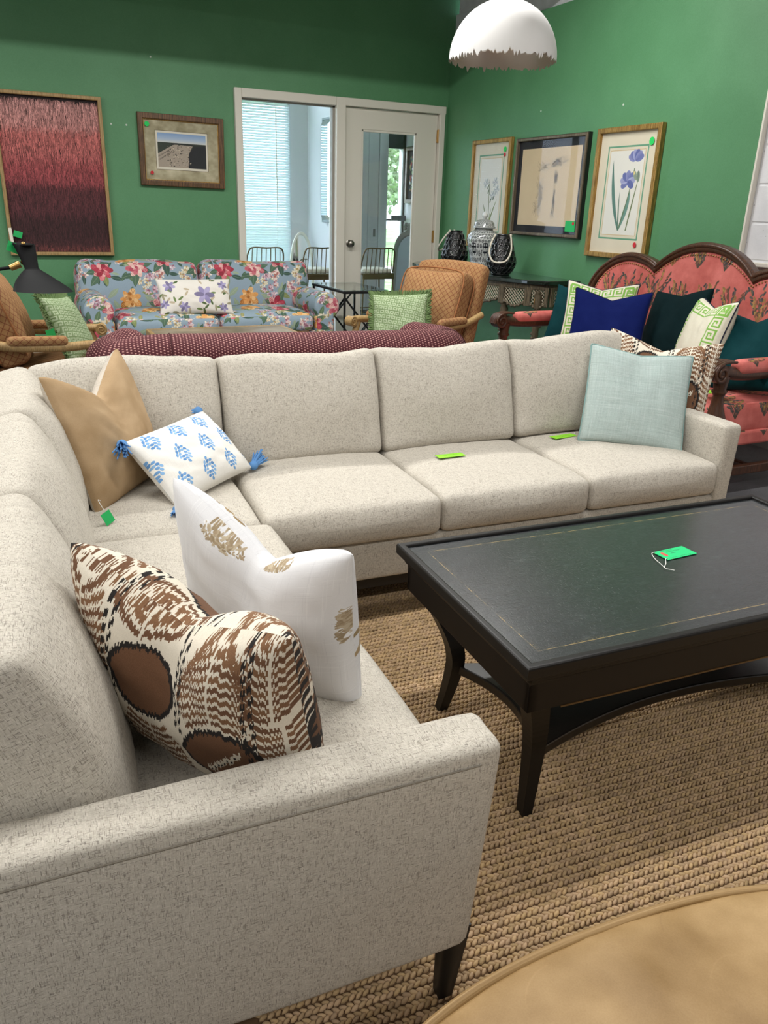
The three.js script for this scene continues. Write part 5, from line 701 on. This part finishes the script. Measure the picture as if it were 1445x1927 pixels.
// ---------------------------------------------------------------- price tags
function tag(label, pos, turn, w, d, m, loop) { const t = thing('price_tag', label, 'tag', pos, turn); mesh('card', new THREE.BoxGeometry(w, 0.0012, d), m, t); if (loop) mesh('string', tube(loop, 0.0009, 30, 5), whiteString, t); return t; }
tag('lime price tag lying on the middle sofa seat cushion', [1.375, 0.4305, -2.285], 0, 0.105, 0.036, limeCard);
tag('lime price tag beside the pale aqua pillow', [1.925, 0.4295, -2.36], 0.08, 0.11, 0.038, limeCard, [[0.055, 0.001, 0], [0.075, 0.004, -0.015], [0.09, 0.004, -0.005]]);
tag('lime price tag lying on the red settee seat', [2.94, 0.49, -2.575], -0.15, 0.1, 0.06, limeCard);
{
  const c = tex(512, 256, (x, w, h) => { x.fillStyle = '#12c777'; x.fillRect(0, 0, w, h); x.strokeStyle = '#0c3a2a'; x.lineWidth = 4; for (const [y, x0, x1] of [[30, 90, 300], [62, 150, 420], [74, 150, 380], [118, 190, 280], [226, 60, 430]]) { x.beginPath(); for (let i = 0; i <= 26; i++) x.lineTo(x0 + (x1 - x0) * i / 26, y + rr(-7, 7)); x.stroke(); } x.fillStyle = '#d94a4a'; x.beginPath(); x.ellipse(88, 110, 30, 62, 0, 0, 7); x.fill(); });
  const t = tag('green price tag with red sticker on the black coffee table', [1.456, 0.4505, -1.303], 0.03, 0.1, 0.05, std({ map: c, roughness: 0.6 }), [[-0.044, 0.001, 0.018], [-0.055, 0.003, 0.022], [-0.075, 0.003, 0.042], [-0.096, 0.002, 0.06], [-0.084, 0.002, 0.078]]);
  mesh('string', tube([[-0.046, 0.001, -0.022], [-0.062, 0.003, -0.017], [-0.078, 0.002, 0.01], [-0.088, 0.002, 0.04], [-0.096, 0.002, 0.06]], 0.0009, 30, 5), whiteString, t);
  const tt = thing('price_tag', 'small green tag hanging from the tan velvet pillow', 'tag', [0.198, 0.42, -2.085], 0.2); mesh('card', box(0.03, 0.034, 0.001, 0.0, 0.017, 0, 0.3, -0.3, 0.3), greenCardM, tt); mesh('string', tube([[-0.005, 0.036, -0.01], [-0.012, 0.06, -0.03], [0.0, 0.05, -0.05]], 0.0009, 20, 5), whiteString, tt);
  const cc = thing('price_tag', 'green tag hanging beside the pillow on the left armchair', 'tag', [0.213, 0.635, -3.97], 0.2); mesh('card', box(0.04, 0.05, 0.001, 0, 0.01, 0, 0, 0, 0.2), greenCardM, cc);
}
// ---------------------------------------------------------------- entrance room furnishings
{
  const iron = std({ color: '#6d5a3c', metalness: 0.7, roughness: 0.4 });
  const stool = (label, x, z, turn) => {
    const t = thing('bar_stool', label, 'stool', [x, 0, z], turn, 'wire bar stools in the entrance room');
    mesh('seat_pad', at(softBox(0.34, 0.045, 0.34, 0.02), 0, 0.615, -0.02), cream, t);
    mesh('seat_rim', merge([bar([-0.18, 0.585, -0.19], [0.18, 0.585, -0.19], 0.009), bar([-0.18, 0.585, 0.17], [0.18, 0.585, 0.17], 0.009), bar([-0.18, 0.585, -0.19], [-0.18, 0.585, 0.17], 0.009), bar([0.18, 0.585, -0.19], [0.18, 0.585, 0.17], 0.009), box(0.36, 0.05, 0.012, 0, 0.56, 0.172)].map(clean)), iron, t);
    mesh('back_rail', tube([[-0.19, 0.6, 0.12], [-0.175, 0.8, 0.19], [-0.15, 0.838, 0.2], [0, 0.842, 0.21], [0.15, 0.838, 0.2], [0.175, 0.8, 0.19], [0.19, 0.6, 0.12]], 0.0075, 60, 7), iron, t);
    for (let k = -3; k <= 3; k++) mesh('back_bar', bar([k * 0.049, 0.585, 0.172], [k * 0.046, 0.838, 0.207], 0.0045, 6), iron, t);
    for (const sx of [-1, 1]) for (const sz of [-1, 1]) mesh('leg', bar([sx * 0.2, 0, sz * 0.2], [sx * 0.165, 0.585, sz * 0.165], 0.009), iron, t);
    mesh('foot_rail', merge([bar([-0.19, 0.2, 0.19], [0.19, 0.2, 0.19], 0.007), bar([-0.19, 0.2, -0.19], [0.19, 0.2, -0.19], 0.007)]), iron, t);
  };
  stool('wire bar stool seen above the floral sofa back', 2.44, -7.95, 0); stool('wire bar stool in front of the oval mirror', 3.03, -7.98, 0); stool('wire bar stool seen through the glazed door', 3.68, -7.98, 0);
  const mirrorM = std({ color: '#e6ecee', metalness: 1, roughness: 0.03 }), silver = std({ color: '#9da2a4', metalness: 0.7, roughness: 0.3 });
  const m = thing('wall_mirror', 'tall silver mirror on the side wall of the entrance room', 'mirror', [3.525, 1.6, -8.79], -PI / 2);
  mesh('outer_frame', extrude(ringS(0.36, 1.07, 0.02), 0.03, 0.004), silver, m); const bev = []; { const W = 0.34, H = 1.05, i = 0.07, z0 = 0.02, z1 = 0.075, q = (a, b, c, d) => { const g = new THREE.BufferGeometry(); g.setAttribute('position', new THREE.Float32BufferAttribute([...a, ...b, ...c, ...a, ...c, ...d], 3)); g.computeVertexNormals(); return metric(g); }; const o = [[-W / 2, -H / 2, z0], [W / 2, -H / 2, z0], [W / 2, H / 2, z0], [-W / 2, H / 2, z0]], n = [[-W / 2 + i, -H / 2 + i, z1], [W / 2 - i, -H / 2 + i, z1], [W / 2 - i, H / 2 - i, z1], [-W / 2 + i, H / 2 - i, z1]]; for (let k = 0; k < 4; k++) mesh('bevel_panel', q(o[k], o[(k + 1) % 4], n[(k + 1) % 4], n[k]), mirrorM, m); }
  mesh('mirror_glass', box(0.2, 0.91, 0.006, 0, 0, 0.07), mirrorM, m);
  const ov = thing('oval_mirror', 'tall oval white framed mirror leaning behind a bar stool', 'mirror', [3.36, 0, -9.25], -0.12); ov.rotation.x = -0.1;
  const el = (a, b) => { const s = new THREE.Shape(); s.absellipse(0, 0.48, a, b, 0, 2 * PI); return s; }; const os = el(0.15, 0.47); os.holes.push(el(0.118, 0.438)); mesh('frame', extrude(os, 0.03, 0.006, 2, 32), cream, ov); mesh('mirror_glass', at(extrude(el(0.12, 0.44), 0.006, 0, 1, 32), 0, 0, 0.004), mirrorM, ov);
  const or = thing('ornate_mirror', 'tall carved grey mirror leaning on the entrance wall', 'mirror', [4.62, 0, -9.0], -48 * D2R); or.rotation.x = -0.1;
  const arch = (w, h) => { const s = new THREE.Shape(); s.moveTo(-w, 0.0); s.lineTo(w, 0.0); s.lineTo(w, h - 0.22); s.quadraticCurveTo(w * 0.95, h - 0.04, 0, h); s.quadraticCurveTo(-w * 0.95, h - 0.04, -w, h - 0.22); s.closePath(); return s; };
  const as = arch(0.19, 1.0); as.holes.push(new THREE.Path(arch(0.155, 0.95).getPoints(16).map((p) => new THREE.Vector2(p.x, p.y * 0.96 + 0.03)).reverse()));
  const gre = std({ color: '#a5a39d', roughness: 0.6 }); mesh('frame', extrude(as, 0.035, 0.008, 2, 20), gre, or); mesh('mirror_glass', at(extrude(arch(0.165, 0.955), 0.006, 0, 1, 20), 0, 0.01, 0.006), mirrorM, or);
  const cr = []; for (let k = 0; k < 15; k++) { const a = k * 0.9; cr.push(ball(0.026, Math.cos(a) * 0.05 + (k - 7) * 0.008, 1.0 + Math.sin(a) * 0.03 + 0.03, 0.025, 8)); } mesh('carved_crest', merge(cr), gre, or);
  const still = canvas(512, 900, (x, w, h) => { x.fillStyle = '#22202a'; x.fillRect(0, 0, w, h); for (let i = 0; i < 60; i++) { x.fillStyle = ['#b8483a', '#d5b45a', '#cdd2d8', '#7f9a62', '#c78a7a', '#3f5068'][i % 6]; x.beginPath(); x.ellipse(110 + rnd() * 300, 120 + rnd() * 640, rr(16, 54), rr(14, 40), rnd() * 3, 0, 7); x.fill(); } });
  picture('framed_painting', 'grey framed dark flower painting on the entrance wall', 0.34, 0.64, [4.8, 1.62, -9.24], -PI / 2, { fm: pewter, fw: 0.045, depth: 0.04, art: still, glaze: false });
}
// ---------------------------------------------------------------- outside the entrance
{
  const grassM = std({ map: tex(512, 512, (x, w, h) => { x.fillStyle = '#6f9a4c'; x.fillRect(0, 0, w, h); mottled(x, w, h, 40, 10); grain(x, w, h, 40); }, { repeat: [0.4, 0.4] }), roughness: 1 });
  struct('ground_lawn', box(60, 0.1, 40, 8, -0.06, -29.7), grassM);
  struct('ground_path', box(30, 0.02, 3.2, 8, -0.005, -15.2), std({ color: '#c3c0b8', roughness: 0.9 }));
  const leafG = new THREE.OctahedronGeometry(1, 0), bark = std({ color: '#6a5a4a', roughness: 0.9 });
  [[11.2, -24, 3.6, '#8f9f7c', 'slim pale green tree straight behind the outer door'], [14.4, -28, 4.6, '#a4b48e', 'tall light green tree right of the slim tree'], [17.5, -25, 4.2, '#87967a', 'mid green tree right of the tall tree']].forEach(([x, z, h, col, label], k) => {
    const t = thing('tree', label, 'tree', [x, 0, z], 0, 'trees outside the entrance'); mesh('trunk', cyl(0.09, 0.16, h * 0.6, 0, h * 0.3, 0, 10), bark, t);
    const n = 1500, im = new THREE.InstancedMesh(leafG, std({ color: '#ffffff', roughness: 0.9 }), n); im.name = 'foliage'; im.userData = { kind: 'stuff' }; const m = new THREE.Matrix4(), q = new THREE.Quaternion(), c = new THREE.Color(), b = new THREE.Color(col);
    for (let i = 0; i < n; i++) { const a = rnd() * 6.283, u = rr(-1, 1), r = Math.cbrt(rnd()), s = Math.sqrt(1 - u * u); q.setFromEuler(new THREE.Euler(rnd() * 6, rnd() * 6, rnd() * 6)); m.compose(V3(Math.cos(a) * s * r * 1.9, h * 0.72 + u * r * h * 0.42, Math.sin(a) * s * r * 1.9), q, V3(0.13, 0.05, 0.09)); im.setMatrixAt(i, m); const f = rr(0.7, 1.3); c.setRGB(b.r * f, b.g * f, b.b * f); im.setColorAt(i, c); }
    t.add(im);
  });
}

renderer.render(scene, camera);
